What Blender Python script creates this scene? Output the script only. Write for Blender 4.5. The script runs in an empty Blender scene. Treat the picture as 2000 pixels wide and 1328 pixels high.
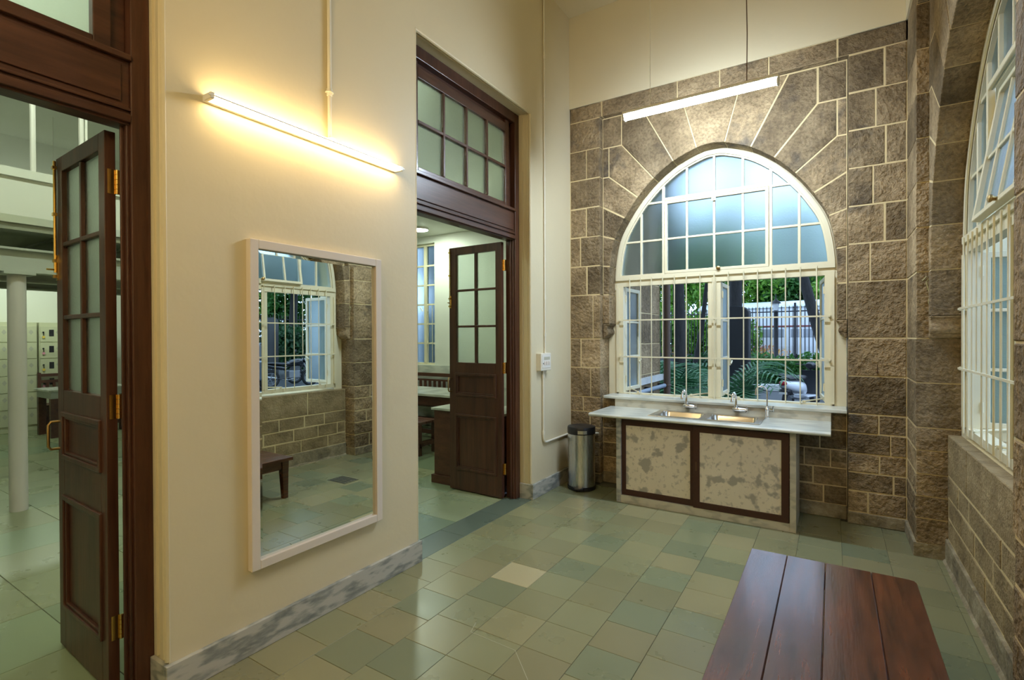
import bpy, math, random
import numpy as np
from mathutils import Vector, Matrix

random.seed(7)
rng = np.random.default_rng(11)
scene = bpy.context.scene
COL = scene.collection

# ------------------------------------------------------------------ camera
def make_camera():
    yaw, pitch, roll = (math.radians(a) for a in (32.2467, -0.3761, -0.2203))
    F = Vector((-math.sin(yaw), math.cos(yaw), 0)); R = Vector((math.cos(yaw), math.sin(yaw), 0)); U = Vector((0, 0, 1))
    F2 = F * math.cos(pitch) + U * math.sin(pitch); U2 = -F * math.sin(pitch) + U * math.cos(pitch)
    R3 = R * math.cos(roll) + U2 * math.sin(roll); U3 = -R * math.sin(roll) + U2 * math.cos(roll)
    cd = bpy.data.cameras.new('camera'); cam = bpy.data.objects.new('camera', cd); COL.objects.link(cam)
    M = Matrix.Identity(4)
    for i in range(3):
        M[i][0] = R3[i]; M[i][1] = U3[i]; M[i][2] = -F2[i]
    M[0][3], M[1][3], M[2][3] = 0, 0, 1.6
    cam.matrix_world = M
    cd.sensor_width = 36.0; cd.lens = 36 * 993.06 / 2000; cd.clip_start = 0.05; cd.clip_end = 300
    scene.camera = cam
make_camera()

# ------------------------------------------------------------------ world, exposure
w = bpy.data.worlds.new('sky'); scene.world = w; w.use_nodes = True
bg = w.node_tree.nodes['Background']
bg.inputs['Color'].default_value = (0.52, 0.71, 1.0, 1); bg.inputs['Strength'].default_value = 3.1
scene.view_settings.view_transform = 'Standard'; scene.view_settings.look = 'None'
scene.view_settings.exposure = 0.06; scene.view_settings.gamma = 1.0
scene.view_settings.use_curve_mapping = False
cy = scene.cycles
cy.max_bounces = 5; cy.diffuse_bounces = 4; cy.glossy_bounces = 3; cy.transmission_bounces = 5; cy.transparent_max_bounces = 4
cy.use_light_tree = False; cy.caustics_reflective = False; cy.adaptive_threshold = 0.05; cy.adaptive_min_samples = 16
WALL_TUBE = (1.0, 0.72, 0.35, 42.0)      # warm tube on the plaster wall
HANG_TUBE = (0.84, 1.0, 1.18, 212.0)      # cool tube hanging before the arch
ADDED_REAR_TUBE = (1.0, 0.79, 0.46, 165.0)     # added unseen warm tube behind the camera, fills light on the near walls
FAR_TUBE = (0.84, 1.0, 0.82, 195.0)       # tubes of the locker room

# ------------------------------------------------------------------ materials
MATS = {}
def new_mat(name):
    m = bpy.data.materials.new(name); m.use_nodes = True
    nt = m.node_tree; b = nt.nodes['Principled BSDF']
    MATS[name] = m
    return m, nt, b
def N(nt, t, **kw):
    n = nt.nodes.new(t)
    for k, v in kw.items(): setattr(n, k, v)
    return n
def L(nt, a, b): nt.links.new(a, b)
def coords(nt, scale=(1, 1, 1), world=False):
    mp = N(nt, 'ShaderNodeMapping'); mp.inputs['Scale'].default_value = scale
    if world:
        g = N(nt, 'ShaderNodeNewGeometry'); L(nt, g.outputs['Position'], mp.inputs['Vector'])
    else:
        tc = N(nt, 'ShaderNodeTexCoord'); L(nt, tc.outputs['Object'], mp.inputs['Vector'])
    return mp.outputs['Vector']
def noise(nt, vec, scale, detail=4, rough=0.55):
    n = N(nt, 'ShaderNodeTexNoise'); n.inputs['Scale'].default_value = scale
    n.inputs['Detail'].default_value = detail; n.inputs['Roughness'].default_value = rough
    L(nt, vec, n.inputs['Vector']); return n.outputs['Fac']
def ramp(nt, fac, stops):
    r = N(nt, 'ShaderNodeValToRGB'); e = r.color_ramp.elements
    while len(e) < len(stops): e.new(0.5)
    for el, (p, c) in zip(e, stops):
        el.position = p; el.color = (*c, 1)
    L(nt, fac, r.inputs['Fac']); return r.outputs['Color']
def mix(nt, a, b, fac, mode='MIX'):
    m = N(nt, 'ShaderNodeMix', data_type='RGBA', blend_type=mode)
    for s, v in ((0, fac), (6, a), (7, b)):
        if hasattr(v, 'links') or hasattr(v, 'is_linked'): L(nt, v, m.inputs[s])
        elif s == 0: m.inputs[0].default_value = v
        else: m.inputs[s].default_value = (*v, 1)
    return m.outputs[2]
def bump(nt, b, h, strength, dist):
    n = N(nt, 'ShaderNodeBump'); n.inputs['Strength'].default_value = strength; n.inputs['Distance'].default_value = dist
    L(nt, h, n.inputs['Height']); L(nt, n.outputs['Normal'], b.inputs['Normal']); return n
def plain(name, col, rough=0.5, metal=0.0, emit=None, es=0, var=0.0, bmp=0.0, bs=60, coat=0.0):
    m, nt, b = new_mat(name)
    b.inputs['Base Color'].default_value = (*col, 1); b.inputs['Roughness'].default_value = rough
    b.inputs['Metallic'].default_value = metal; b.inputs['Coat Weight'].default_value = coat
    if emit: b.inputs['Emission Color'].default_value = (*emit, 1); b.inputs['Emission Strength'].default_value = es
    if var or bmp:
        v = coords(nt); f = noise(nt, v, bs)
        if var:
            c = mix(nt, tuple(x * (1 - var) for x in col), tuple(min(1, x * (1 + var)) for x in col), f); L(nt, c, b.inputs['Base Color'])
        if bmp: bump(nt, b, f, bmp, 0.01)
    return m
def make_materials():
    # painted plaster
    m, nt, b = new_mat('plaster'); v = coords(nt, world=True)
    f = noise(nt, v, 1.3, 2); f2 = noise(nt, v, 9, 3)
    L(nt, mix(nt, (0.665, 0.58, 0.385), (0.72, 0.64, 0.44), f), b.inputs['Base Color']); b.inputs['Roughness'].default_value = 0.55
    bump(nt, b, f2, 0.12, 0.02)
    m, nt, b = new_mat('plaster_cool'); v = coords(nt, world=True)
    L(nt, mix(nt, (0.70, 0.70, 0.62), (0.77, 0.77, 0.69), noise(nt, v, 1.5)), b.inputs['Base Color']); b.inputs['Roughness'].default_value = 0.6
    # chiselled basalt
    m, nt, b = new_mat('basalt'); v = coords(nt, world=True)
    oi = N(nt, 'ShaderNodeObjectInfo')
    n1 = noise(nt, v, 3.2, 3, 0.6); n2 = noise(nt, v, 42, 2, 0.6); n3 = noise(nt, v, 14, 1)
    c1 = ramp(nt, n1, [(0.28, (0.112, 0.077, 0.038)), (0.5, (0.196, 0.139, 0.072)), (0.72, (0.285, 0.208, 0.113))])
    c2 = mix(nt, c1, ramp(nt, n2, [(0.3, (0.35, 0.34, 0.32)), (0.62, (1, 1, 1))]), 0.6, 'MULTIPLY')
    c2 = mix(nt, c2, (0.03, 0.028, 0.026), ramp(nt, noise(nt, v, 1.25, 4, 0.72), [(0.60, (0, 0, 0)), (0.72, (0.8,) * 3)]))
    hsv = N(nt, 'ShaderNodeHueSaturation'); L(nt, c2, hsv.inputs['Color'])
    mr = N(nt, 'ShaderNodeMapRange'); L(nt, oi.outputs['Random'], mr.inputs['Value']); mr.inputs['To Min'].default_value = 1.0; mr.inputs['To Max'].default_value = 2.0
    L(nt, mr.outputs['Result'], hsv.inputs['Value']); hsv.inputs['Saturation'].default_value = 0.95
    L(nt, hsv.outputs['Color'], b.inputs['Base Color']); b.inputs['Roughness'].default_value = 0.8; b.inputs['Specular IOR Level'].default_value = 0.3
    add = N(nt, 'ShaderNodeMath', operation='ADD'); L(nt, n2, add.inputs[0])
    ml = N(nt, 'ShaderNodeMath', operation='MULTIPLY'); L(nt, n3, ml.inputs[0]); ml.inputs[1].default_value = 1.2; L(nt, ml.outputs[0], add.inputs[1])
    bump(nt, b, add.outputs[0], 0.9, 0.02)
    plain('mortar', (0.66, 0.53, 0.29), 0.85, bmp=0.3, bs=80)
    # weathered base plaster of the stone walls
    m, nt, b = new_mat('rough_base'); v = coords(nt, world=True)
    n1 = noise(nt, v, 6, 4, 0.7); n2 = noise(nt, v, 40, 5, 0.7)
    L(nt, ramp(nt, n1, [(0.3, (0.14, 0.115, 0.075)), (0.5, (0.27, 0.225, 0.14)), (0.7, (0.42, 0.37, 0.25))]), b.inputs['Base Color'])
    b.inputs['Roughness'].default_value = 0.85; bump(nt, b, n1, 0.9, 0.03)
    m, nt, b = new_mat('weathered_stone'); v = coords(nt, world=True); n1 = noise(nt, v, 5, 6, 0.65); n2 = noise(nt, v, 38, 4, 0.6)
    L(nt, ramp(nt, n1, [(0.28, (0.17, 0.122, 0.058)), (0.5, (0.29, 0.216, 0.108)), (0.72, (0.42, 0.325, 0.18))]), b.inputs['Base Color']); b.inputs['Roughness'].default_value = 0.85; bump(nt, b, n2, 0.8, 0.02)
    # floor tiles, tint per tile
    m, nt, b = new_mat('tile'); v = coords(nt, world=True); oi = N(nt, 'ShaderNodeObjectInfo')
    n1 = noise(nt, v, 2.4, 4, 0.55); n2 = noise(nt, v, 30, 4)
    c = mix(nt, oi.outputs['Color'], ramp(nt, n1, [(0.2, (0.84, 0.86, 0.84)), (0.8, (1.0, 1.0, 1.0))]), 0.7, 'MULTIPLY')
    L(nt, c, b.inputs['Base Color'])
    L(nt, ramp(nt, n1, [(0.3, (0.25,) * 3), (0.7, (0.34,) * 3)]), b.inputs['Roughness'])
    plain('grout', (0.125, 0.122, 0.078), 0.9)
    # woods
    def wood(name, dark, light, rough, scale, coat):
        m, nt, b = new_mat(name); oi = N(nt, 'ShaderNodeObjectInfo')
        v = coords(nt, scale)
        va = N(nt, 'ShaderNodeVectorMath', operation='ADD'); L(nt, v, va.inputs[0]); L(nt, oi.outputs['Location'], va.inputs[1])
        n1 = noise(nt, va.outputs[0], 3.0, 6, 0.6); n2 = noise(nt, va.outputs[0], 14, 3)
        c = ramp(nt, n1, [(0.3, dark), (0.7, light)])
        L(nt, mix(nt, c, ramp(nt, n2, [(0.3, (0.7,) * 3), (0.7, (1,) * 3)]), 0.6, 'MULTIPLY'), b.inputs['Base Color'])
        b.inputs['Roughness'].default_value = rough; b.inputs['Coat Weight'].default_value = coat; b.inputs['Coat Roughness'].default_value = 0.15
        bump(nt, b, n2, 0.06, 0.01)
    wood('teak', (0.050, 0.018, 0.010), (0.115, 0.045, 0.024), 0.38, (6, 6, 0.5), 0.15)
    wood('teak_rail', (0.050, 0.018, 0.010), (0.115, 0.045, 0.024), 0.38, (6, 0.5, 6), 0.15)
    wood('table_wood', (0.032, 0.009, 0.004), (0.16, 0.044, 0.014), 0.26, (9, 0.8, 9), 0.5)
    wood('far_wood', (0.07, 0.022, 0.012), (0.14, 0.05, 0.025), 0.4, (2, 6, 6), 0.1)
    plain('cabinet_wood', (0.050, 0.015, 0.007), 0.42, var=0.3, bs=30)
    # marbles
    def marble(name, base, vein, scale, dist, lo, hi, rough):
        m, nt, b = new_mat(name); v = coords(nt, scale)
        wv = N(nt, 'ShaderNodeTexWave'); wv.inputs['Scale'].default_value = 1.2; wv.inputs['Distortion'].default_value = dist
        wv.inputs['Detail'].default_value = 6; wv.inputs['Detail Scale'].default_value = 2.5; L(nt, v, wv.inputs['Vector'])
        n = noise(nt, v, 4, 4, 0.65)
        f = N(nt, 'ShaderNodeMath', operation='MULTIPLY'); L(nt, wv.outputs['Fac'], f.inputs[0]); L(nt, n, f.inputs[1])
        L(nt, ramp(nt, f.outputs[0], [(lo, base), (hi, vein)]), b.inputs['Base Color']); b.inputs['Roughness'].default_value = rough
    marble('marble_skirting', (0.50, 0.49, 0.44), (0.19, 0.21, 0.20), (1.5, 1.5, 5), 9, 0.1, 0.62, 0.35)
    marble('marble_top', (0.64, 0.65, 0.58), (0.40, 0.43, 0.39), (0.7, 6, 4), 5, 0.1, 0.75, 0.22)
    marble('marble_splash', (0.56, 0.53, 0.43), (0.30, 0.29, 0.24), (1.2, 2, 3), 9, 0.25, 0.8, 0.3)
    m, nt, b = new_mat('marble_blotch'); v = coords(nt)
    n1 = noise(nt, v, 7.5, 3, 0.5); n2 = noise(nt, v, 24, 4, 0.6); n0 = noise(nt, v, 3, 4)
    base = mix(nt, (0.66, 0.60, 0.48), (0.80, 0.745, 0.62), n0)
    s1 = ramp(nt, n1, [(0.55, (0, 0, 0)), (0.61, (0.85,) * 3)]); s2 = ramp(nt, n2, [(0.55, (0, 0, 0)), (0.63, (0.6,) * 3)])
    c = mix(nt, base, (0.32, 0.30, 0.265), s1); c = mix(nt, c, (0.40, 0.37, 0.31), s2)
    L(nt, c, b.inputs['Base Color']); b.inputs['Roughness'].default_value = 0.4
    # paints, metals, plastics
    plain('cream_paint', (0.74, 0.68, 0.48), 0.4)
    plain('white_paint', (0.80, 0.77, 0.70), 0.35)
    plain('mirror_frame', (0.74, 0.66, 0.58), 0.45)
    plain('mirror_glass', (0.80, 0.86, 0.80), 0.0, 1.0)
    plain('pvc', (0.78, 0.74, 0.62), 0.4)
    plain('brass', (0.85, 0.55, 0.16), 0.22, 1.0)
    plain('dull_brass', (0.45, 0.30, 0.12), 0.35, 1.0)
    plain('chrome', (0.85, 0.85, 0.85), 0.08, 1.0)
    m, nt, b = new_mat('brushed_steel'); v = coords(nt, (60, 60, 1.0)); b.inputs['Metallic'].default_value = 1
    b.inputs['Base Color'].default_value = (0.62, 0.62, 0.60, 1); f = noise(nt, v, 6)
    L(nt, ramp(nt, f, [(0.3, (0.22,) * 3), (0.7, (0.34,) * 3)]), b.inputs['Roughness'])
    plain('sink_steel', (0.70, 0.68, 0.64), 0.22, 1.0)
    plain('black_plastic', (0.012, 0.012, 0.014), 0.35)
    plain('rust', (0.10, 0.05, 0.02), 0.7)
    plain('wire', (0.45, 0.42, 0.20), 0.6)
    # frosted, ribbed glass
    def frosted(name, col, rough):
        m, nt, b = new_mat(name); b.inputs['Base Color'].default_value = (*col, 1)
        b.inputs['Transmission Weight'].default_value = 1.0; b.inputs['Roughness'].default_value = rough; b.inputs['IOR'].default_value = 1.22
        v = coords(nt, (1, 1, 1)); f = noise(nt, v, 90, 2); bump(nt, b, f, 0.15, 0.01)
    frosted('frosted_window', (0.72, 0.86, 0.90), 0.36)
    frosted('frosted_door', (0.88, 0.96, 0.86), 0.5)
    m, nt, b = new_mat('clear_glass'); b.inputs['Transmission Weight'].default_value = 1; b.inputs['Roughness'].default_value = 0.0; b.inputs['IOR'].default_value = 1.45
    # lamps
    for nm, t in (('lamp_warm', WALL_TUBE), ('lamp_cool', HANG_TUBE), ('lamp_far', FAR_TUBE), ('lamp_rear_added', ADDED_REAR_TUBE)):
        plain(nm, (1, 1, 1), 0.5, emit=t[:3], es=t[3])
    # locker room
    plain('locker_paint', (0.62, 0.62, 0.42), 0.45, var=0.04, bs=2)
    plain('locker_window', (0.02, 0.02, 0.025), 0.3)
    plain('far_grey', (0.42, 0.44, 0.38), 0.45)
    plain('steel_deck', (0.30, 0.31, 0.24), 0.4, 0.3)
    plain('galvanised', (0.62, 0.66, 0.58), 0.3, 0.7)
    plain('column_paint', (0.62, 0.58, 0.55), 0.4)
    for i, c in enumerate(((0.8, 0.35, 0.45), (0.85, 0.6, 0.1), (0.35, 0.55, 0.8), (0.7, 0.7, 0.65))): plain('tag_%d' % i, c, 0.5)
    plain('sticker', (0.50, 0.49, 0.38), 0.5)
    # outdoors
    m, nt, b = new_mat('bark'); v = coords(nt, (8, 8, 1.5)); f = noise(nt, v, 3, 6, 0.7)
    L(nt, ramp(nt, f, [(0.3, (0.012, 0.012, 0.013)), (0.7, (0.04, 0.037, 0.033))]), b.inputs['Base Color']); b.inputs['Roughness'].default_value = 0.9; bump(nt, b, f, 0.8, 0.03)
    def leaf(name, a, c, tr=0.35):
        m, nt, b = new_mat(name); v = coords(nt, world=True); f = noise(nt, v, 2.2, 4)
        col = ramp(nt, f, [(0.32, a), (0.68, c)]); L(nt, col, b.inputs['Base Color']); b.inputs['Roughness'].default_value = 0.5
        t = N(nt, 'ShaderNodeBsdfTranslucent'); L(nt, col, t.inputs['Color']); ms = N(nt, 'ShaderNodeMixShader'); ms.inputs[0].default_value = tr
        L(nt, b.outputs[0], ms.inputs[1]); L(nt, t.outputs[0], ms.inputs[2]); L(nt, ms.outputs[0], nt.nodes['Material Output'].inputs['Surface'])
    leaf('leaf_bright', (0.06, 0.22, 0.015), (0.22, 0.42, 0.05)); leaf('leaf_mid', (0.02, 0.10, 0.015), (0.08, 0.23, 0.04)); leaf('leaf_deep', (0.01, 0.045, 0.012), (0.035, 0.11, 0.035))
    leaf('palm_leaf', (0.015, 0.085, 0.03), (0.075, 0.21, 0.08), 0.2)
    leaf('flower_petal', (0.75, 0.30, 0.25), (0.85, 0.65, 0.15), 0.3)
    plain('asphalt', (0.035, 0.04, 0.045), 0.6, var=0.3, bs=40, bmp=0.3)
    plain('kerb', (0.55, 0.56, 0.54), 0.7, var=0.2, bs=8)
    plain('iron', (0.008, 0.009, 0.011), 0.5)
    plain('lamp_glass', (0.7, 0.72, 0.72), 0.3)
    plain('bus_white', (0.72, 0.76, 0.80), 0.3); plain('bus_roof', (0.55, 0.63, 0.70), 0.35); plain('bus_red', (0.22, 0.04, 0.035), 0.4); plain('dark_glass', (0.02, 0.025, 0.03), 0.08); plain('bus_glass', (0.30, 0.33, 0.37), 0.15)
    plain('scooter_white', (0.70, 0.73, 0.77), 0.25, coat=0.5); plain('seat_black', (0.015, 0.015, 0.018), 0.4); plain('rubber', (0.01, 0.01, 0.01), 0.7)
    plain('tail_red', (0.30, 0.02, 0.03), 0.2); plain('black_gloss', (0.008, 0.009, 0.012), 0.15, coat=0.6); plain('engine_metal', (0.25, 0.26, 0.28), 0.35, 0.8)
    plain('car_grey', (0.10, 0.12, 0.14), 0.2, 0.3, coat=0.7); plain('drain_brown', (0.10, 0.065, 0.045), 0.5); plain('pipe_blue_grey', (0.22, 0.27, 0.33), 0.5)
    plain('facade', (0.42, 0.40, 0.33), 0.8, var=0.15, bs=1)
make_materials()

# ------------------------------------------------------------------ mesh helpers
class MB:
    def __init__(s): s.v = []; s.f = []
    def add(s, vs, fs):
        o = len(s.v); s.v += [tuple(p) for p in vs]; s.f += [tuple(i + o for i in f) for f in fs]; return s
    def box(s, x0, x1, y0, y1, z0, z1):
        if x0 > x1: x0, x1 = x1, x0
        if y0 > y1: y0, y1 = y1, y0
        if z0 > z1: z0, z1 = z1, z0
        return s.add([(x0, y0, z0), (x1, y0, z0), (x1, y1, z0), (x0, y1, z0), (x0, y0, z1), (x1, y0, z1), (x1, y1, z1), (x0, y1, z1)],
                     [(0, 3, 2, 1), (4, 5, 6, 7), (0, 1, 5, 4), (1, 2, 6, 5), (2, 3, 7, 6), (3, 0, 4, 7)])
    def loops(s, loops, cap0=True, cap1=True, closed=True):
        n = len(loops[0]); vs = [p for l in loops for p in l]; fs = []
        for k in range(len(loops) - 1):
            for i in range(n if closed else n - 1):
                j = (i + 1) % n; fs.append((k * n + i, k * n + j, (k + 1) * n + j, (k + 1) * n + i))
        if cap0: fs.append(tuple(reversed(range(n))))
        if cap1: fs.append(tuple(range((len(loops) - 1) * n, len(loops) * n)))
        return s.add(vs, fs)
    def tube(s, path, r, n=8, cap=True):
        path = [Vector(p) for p in path]; rs = r if isinstance(r, (list, tuple)) else [r] * len(path); loops = []
        up = None
        for i, p in enumerate(path):
            t = (path[min(i + 1, len(path) - 1)] - path[max(i - 1, 0)]).normalized()
            if up is None: up = Vector((0, 0, 1)) if abs(t.z) < 0.9 else Vector((1, 0, 0))
            a = up - t * up.dot(t)
            if a.length < 1e-4: a = t.orthogonal()
            a.normalize(); up = a; b = t.cross(a)
            loops.append([p + (a * math.cos(2 * math.pi * k / n) + b * math.sin(2 * math.pi * k / n)) * rs[i] for k in range(n)])
        return s.loops(loops, cap, cap)
    def lathe(s, prof, c=(0, 0, 0), n=24, axis='z'):
        loops = []
        for r, z in prof:
            l = []
            for k in range(n):
                a = 2 * math.pi * k / n; x, y = r * math.cos(a), r * math.sin(a)
                p = (x, y, z) if axis == 'z' else ((x, -z, y) if axis == 'y' else (z, x, y))
                l.append((p[0] + c[0], p[1] + c[1], p[2] + c[2]))
            loops.append(l)
        return s.loops(loops)
    def torus(s, c, R, r, n=24, m=8, axis='y'):
        vs, fs = [], []
        for i in range(n):
            a = 2 * math.pi * i / n
            for j in range(m):
                b = 2 * math.pi * j / m; q = R + r * math.cos(b); h = r * math.sin(b)
                p = (q * math.cos(a), h, q * math.sin(a)) if axis == 'y' else ((h, q * math.cos(a), q * math.sin(a)) if axis == 'x' else (q * math.cos(a), q * math.sin(a), h))
                vs.append((p[0] + c[0], p[1] + c[1], p[2] + c[2])); fs.append((i * m + j, ((i + 1) % n) * m + j, ((i + 1) % n) * m + (j + 1) % m, i * m + (j + 1) % m))
        return s.add(vs, fs)
    def prism(s, poly, d0, d1, chamfer=0.0):
        # polygon in (u, z), extruded along local y from the front d0 to the back d1
        if area(poly) < 0: poly = poly[::-1]
        loops = []
        if chamfer: loops += [[(u, d0, z) for u, z in inset(poly, chamfer)], [(u, d0 + chamfer * 0.8, z) for u, z in poly]]
        else: loops += [[(u, d0, z) for u, z in poly]]
        loops += [[(u, d1, z) for u, z in poly]]
        return s.loops([l[::-1] for l in loops])
    def mesh(s, name, mat=None, smooth=None):
        me = bpy.data.meshes.new(name); me.from_pydata(s.v, [], s.f)
        if mat: me.materials.append(MATS[mat])
        if smooth is not None:
            me.polygons.foreach_set('use_smooth', [True] * len(me.polygons)); me.set_sharp_from_angle(angle=math.radians(smooth))
        me.update(); return me
    def build(s, name, mat, parent=None, smooth=None, bevel=0, loc=None, rz=None, seg=2):
        o = bpy.data.objects.new(name, s.mesh(name, mat, smooth)); COL.objects.link(o); o.parent = parent
        if loc is not None: o.location = loc
        if rz is not None: o.rotation_euler[2] = rz
        if bevel:
            md = o.modifiers.new('bevel', 'BEVEL'); md.width = bevel; md.segments = seg; md.limit_method = 'ANGLE'
        return o
def area(p): return 0.5 * sum(p[i][0] * p[(i + 1) % len(p)][1] - p[(i + 1) % len(p)][0] * p[i][1] for i in range(len(p)))
def inset(poly, d):
    # poly counter-clockwise; move every edge inwards by d
    n = len(poly); out = []
    for i in range(n):
        p0, p1, p2 = poly[i - 1], poly[i], poly[(i + 1) % n]
        e1 = (p1[0] - p0[0], p1[1] - p0[1]); e2 = (p2[0] - p1[0], p2[1] - p1[1])
        l1 = math.hypot(*e1) or 1e-9; l2 = math.hypot(*e2) or 1e-9
        n1 = (-e1[1] / l1, e1[0] / l1); n2 = (-e2[1] / l2, e2[0] / l2)
        k = 1 + n1[0] * n2[0] + n1[1] * n2[1]; k = max(k, 0.35)
        out.append((p1[0] + (n1[0] + n2[0]) * d / k, p1[1] + (n1[1] + n2[1]) * d / k))
    return out
def clip(poly, conv):
    # Sutherland-Hodgman against a counter-clockwise convex polygon
    out = poly
    for i in range(len(conv)):
        a, b = conv[i], conv[(i + 1) % len(conv)]; inp, out = out, []
        def side(p): return (b[0] - a[0]) * (p[1] - a[1]) - (b[1] - a[1]) * (p[0] - a[0])
        for j in range(len(inp)):
            p, q = inp[j - 1], inp[j]; sp, sq = side(p), side(q)
            if sq >= -1e-9:
                if sp < -1e-9: t = sp / (sp - sq); out.append((p[0] + (q[0] - p[0]) * t, p[1] + (q[1] - p[1]) * t))
                out.append(q)
            elif sp >= -1e-9: t = sp / (sp - sq); out.append((p[0] + (q[0] - p[0]) * t, p[1] + (q[1] - p[1]) * t))
        if not out: return []
    res = []
    for p in out:
        if not res or math.hypot(p[0] - res[-1][0], p[1] - res[-1][1]) > 1e-4: res.append(p)
    if len(res) > 2 and math.hypot(res[0][0] - res[-1][0], res[0][1] - res[-1][1]) < 1e-4: res.pop()
    return res
def empty(name, loc=(0, 0, 0), rz=0, parent=None):
    o = bpy.data.objects.new(name, None); COL.objects.link(o); o.location = loc; o.rotation_euler[2] = rz; o.parent = parent
    o.empty_display_size = 0.1; return o
def tag(o, label, cat, group=None):
    o['label'] = label; o['category'] = cat
    if group: o['group'] = group
    return o
def thing(name, label, cat, loc=(0, 0, 0), rz=0, group=None): return tag(empty(name, loc, rz), label, cat, group)
def struct(o, label=None, cat=None):
    o['kind'] = 'structure'
    if label: o['label'] = label
    if cat: o['category'] = cat
    return o
def copy_tree(o, parent=None):
    c = o.copy(); COL.objects.link(c); c.parent = parent
    for ch in list(o.children): copy_tree(ch, c)
    return c
def shape(name, mesh, parent=None, loc=(0, 0, 0), color=None):
    o = bpy.data.objects.new(name, mesh); COL.objects.link(o); o.parent = parent; o.location = loc
    if color: o.color = (*color, 1)
    return o

# ------------------------------------------------------------------ the pointed arch (u from its axis, z)
AP = [(1.045, 1.60), (1.045, 2.10), (1.036, 2.362), (0.981, 2.651), (0.868, 2.869), (0.725, 3.068), (0.557, 3.239), (0.357, 3.379), (0.129, 3.469), (0.0, 3.486)]
def catmull(P, n=6):
    Q = [(2 * P[0][0] - P[1][0], 2 * P[0][1] - P[1][1])] + P + [(-P[-2][0], P[-2][1])]; out = []
    for i in range(1, len(Q) - 2):
        for k in range(n):
            t = k / n; p0, p1, p2, p3 = Q[i - 1:i + 3]
            out.append(tuple(0.5 * (2 * p1[c] + (p2[c] - p0[c]) * t + (2 * p0[c] - 5 * p1[c] + 4 * p2[c] - p3[c]) * t * t + (3 * p1[c] - p0[c] - 3 * p2[c] + p3[c]) * t ** 3) for c in (0, 1)))
    out.append(P[-1]); return out
ARC = catmull(AP)                                   # right half, springing to apex
def arc_between(z_lo, u_hi_end=None, i0=None, i1=None): return ARC[i0:i1 + 1]
def arch_poly(z0, off=0.0):
    # counter-clockwise closed outline above z0, pulled inwards by off
    half = [p for p in ARC if p[1] > z0 + 1e-4]
    pts = [(1.045, z0)] if z0 < 2.1 else [(float(np.interp(z0, [p[1] for p in ARC], [p[0] for p in ARC])), z0)]
    right = pts + half; poly = right + [(-u, z) for u, z in reversed(right[:-1])]
    return inset(poly, off) if off else poly
def arc_u(z, off=0.0):
    zs = [p[1] for p in ARC]; us = [p[0] for p in ARC]; return float(np.interp(z + off * 0.9, zs, us)) - off * 0.6

# ------------------------------------------------------------------ stone walls (local: u right, y outwards, z up)
ZR = [0.0, 0.10, 0.281, 0.44, 0.60, 0.77, 0.934, 1.256, 1.575, 2.055, 2.375, 2.697, 3.017, 3.336, 3.655, 3.98]
def stone(parent, poly, w0, w1, name='stone', mat='basalt', gap=0.0045):
    if area(poly) < 0: poly = poly[::-1]
    o = MB().prism(inset(poly, gap), w0 + random.uniform(-0.003, 0.003), w1, 0.005).build(name, mat, parent)
    return o
def rect(a, b, c, d): return [(a, c), (b, c), (b, d), (a, d)]
def voussoirs(E):
    V = lambda i0, outer, i1: [ARC[i0]] + outer + ARC[i1:i0:-1]
    P = [rect(1.045, E, 1.735, 2.055)]
    P.append([(1.045, 2.055), (E, 2.055), (E, 2.372)] + [p for p in ARC[12::-1] if p[1] > 2.06])
    P.append(V(12, [(E, 2.372), (E, 2.697)], 18)); P.append(V(18, [(E, 2.697), (E, 3.017)], 24))
    P.append(V(24, [(E, 3.017), (E, 3.338), (1.049, 3.338)], 30)); P.append(rect(1.049, E, 3.338, 3.655))
    P.append(V(30, [(1.049, 3.338), (1.049, 3.655), (0.904, 3.655)], 36)); P.append(rect(0.904, E, 3.655, 3.98))
    P.append(V(36, [(0.904, 3.655), (0.904, 3.98), (0.676, 3.98)], 42)); P.append(V(42, [(0.676, 3.98), (0.268, 3.98)], 48))
    return P
def corbel_poly(E): 
    return [(E, 1.575), (E, 1.735), (1.040, 1.735), (1.046, 1.722), (1.062, 1.715), (1.070, 1.700), (1.070, 1.680), (1.061, 1.664), (1.057, 1.645), (1.062, 1.626), (1.076, 1.612), (1.092, 1.605), (1.098, 1.592), (1.11, 1.58)]
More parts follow.
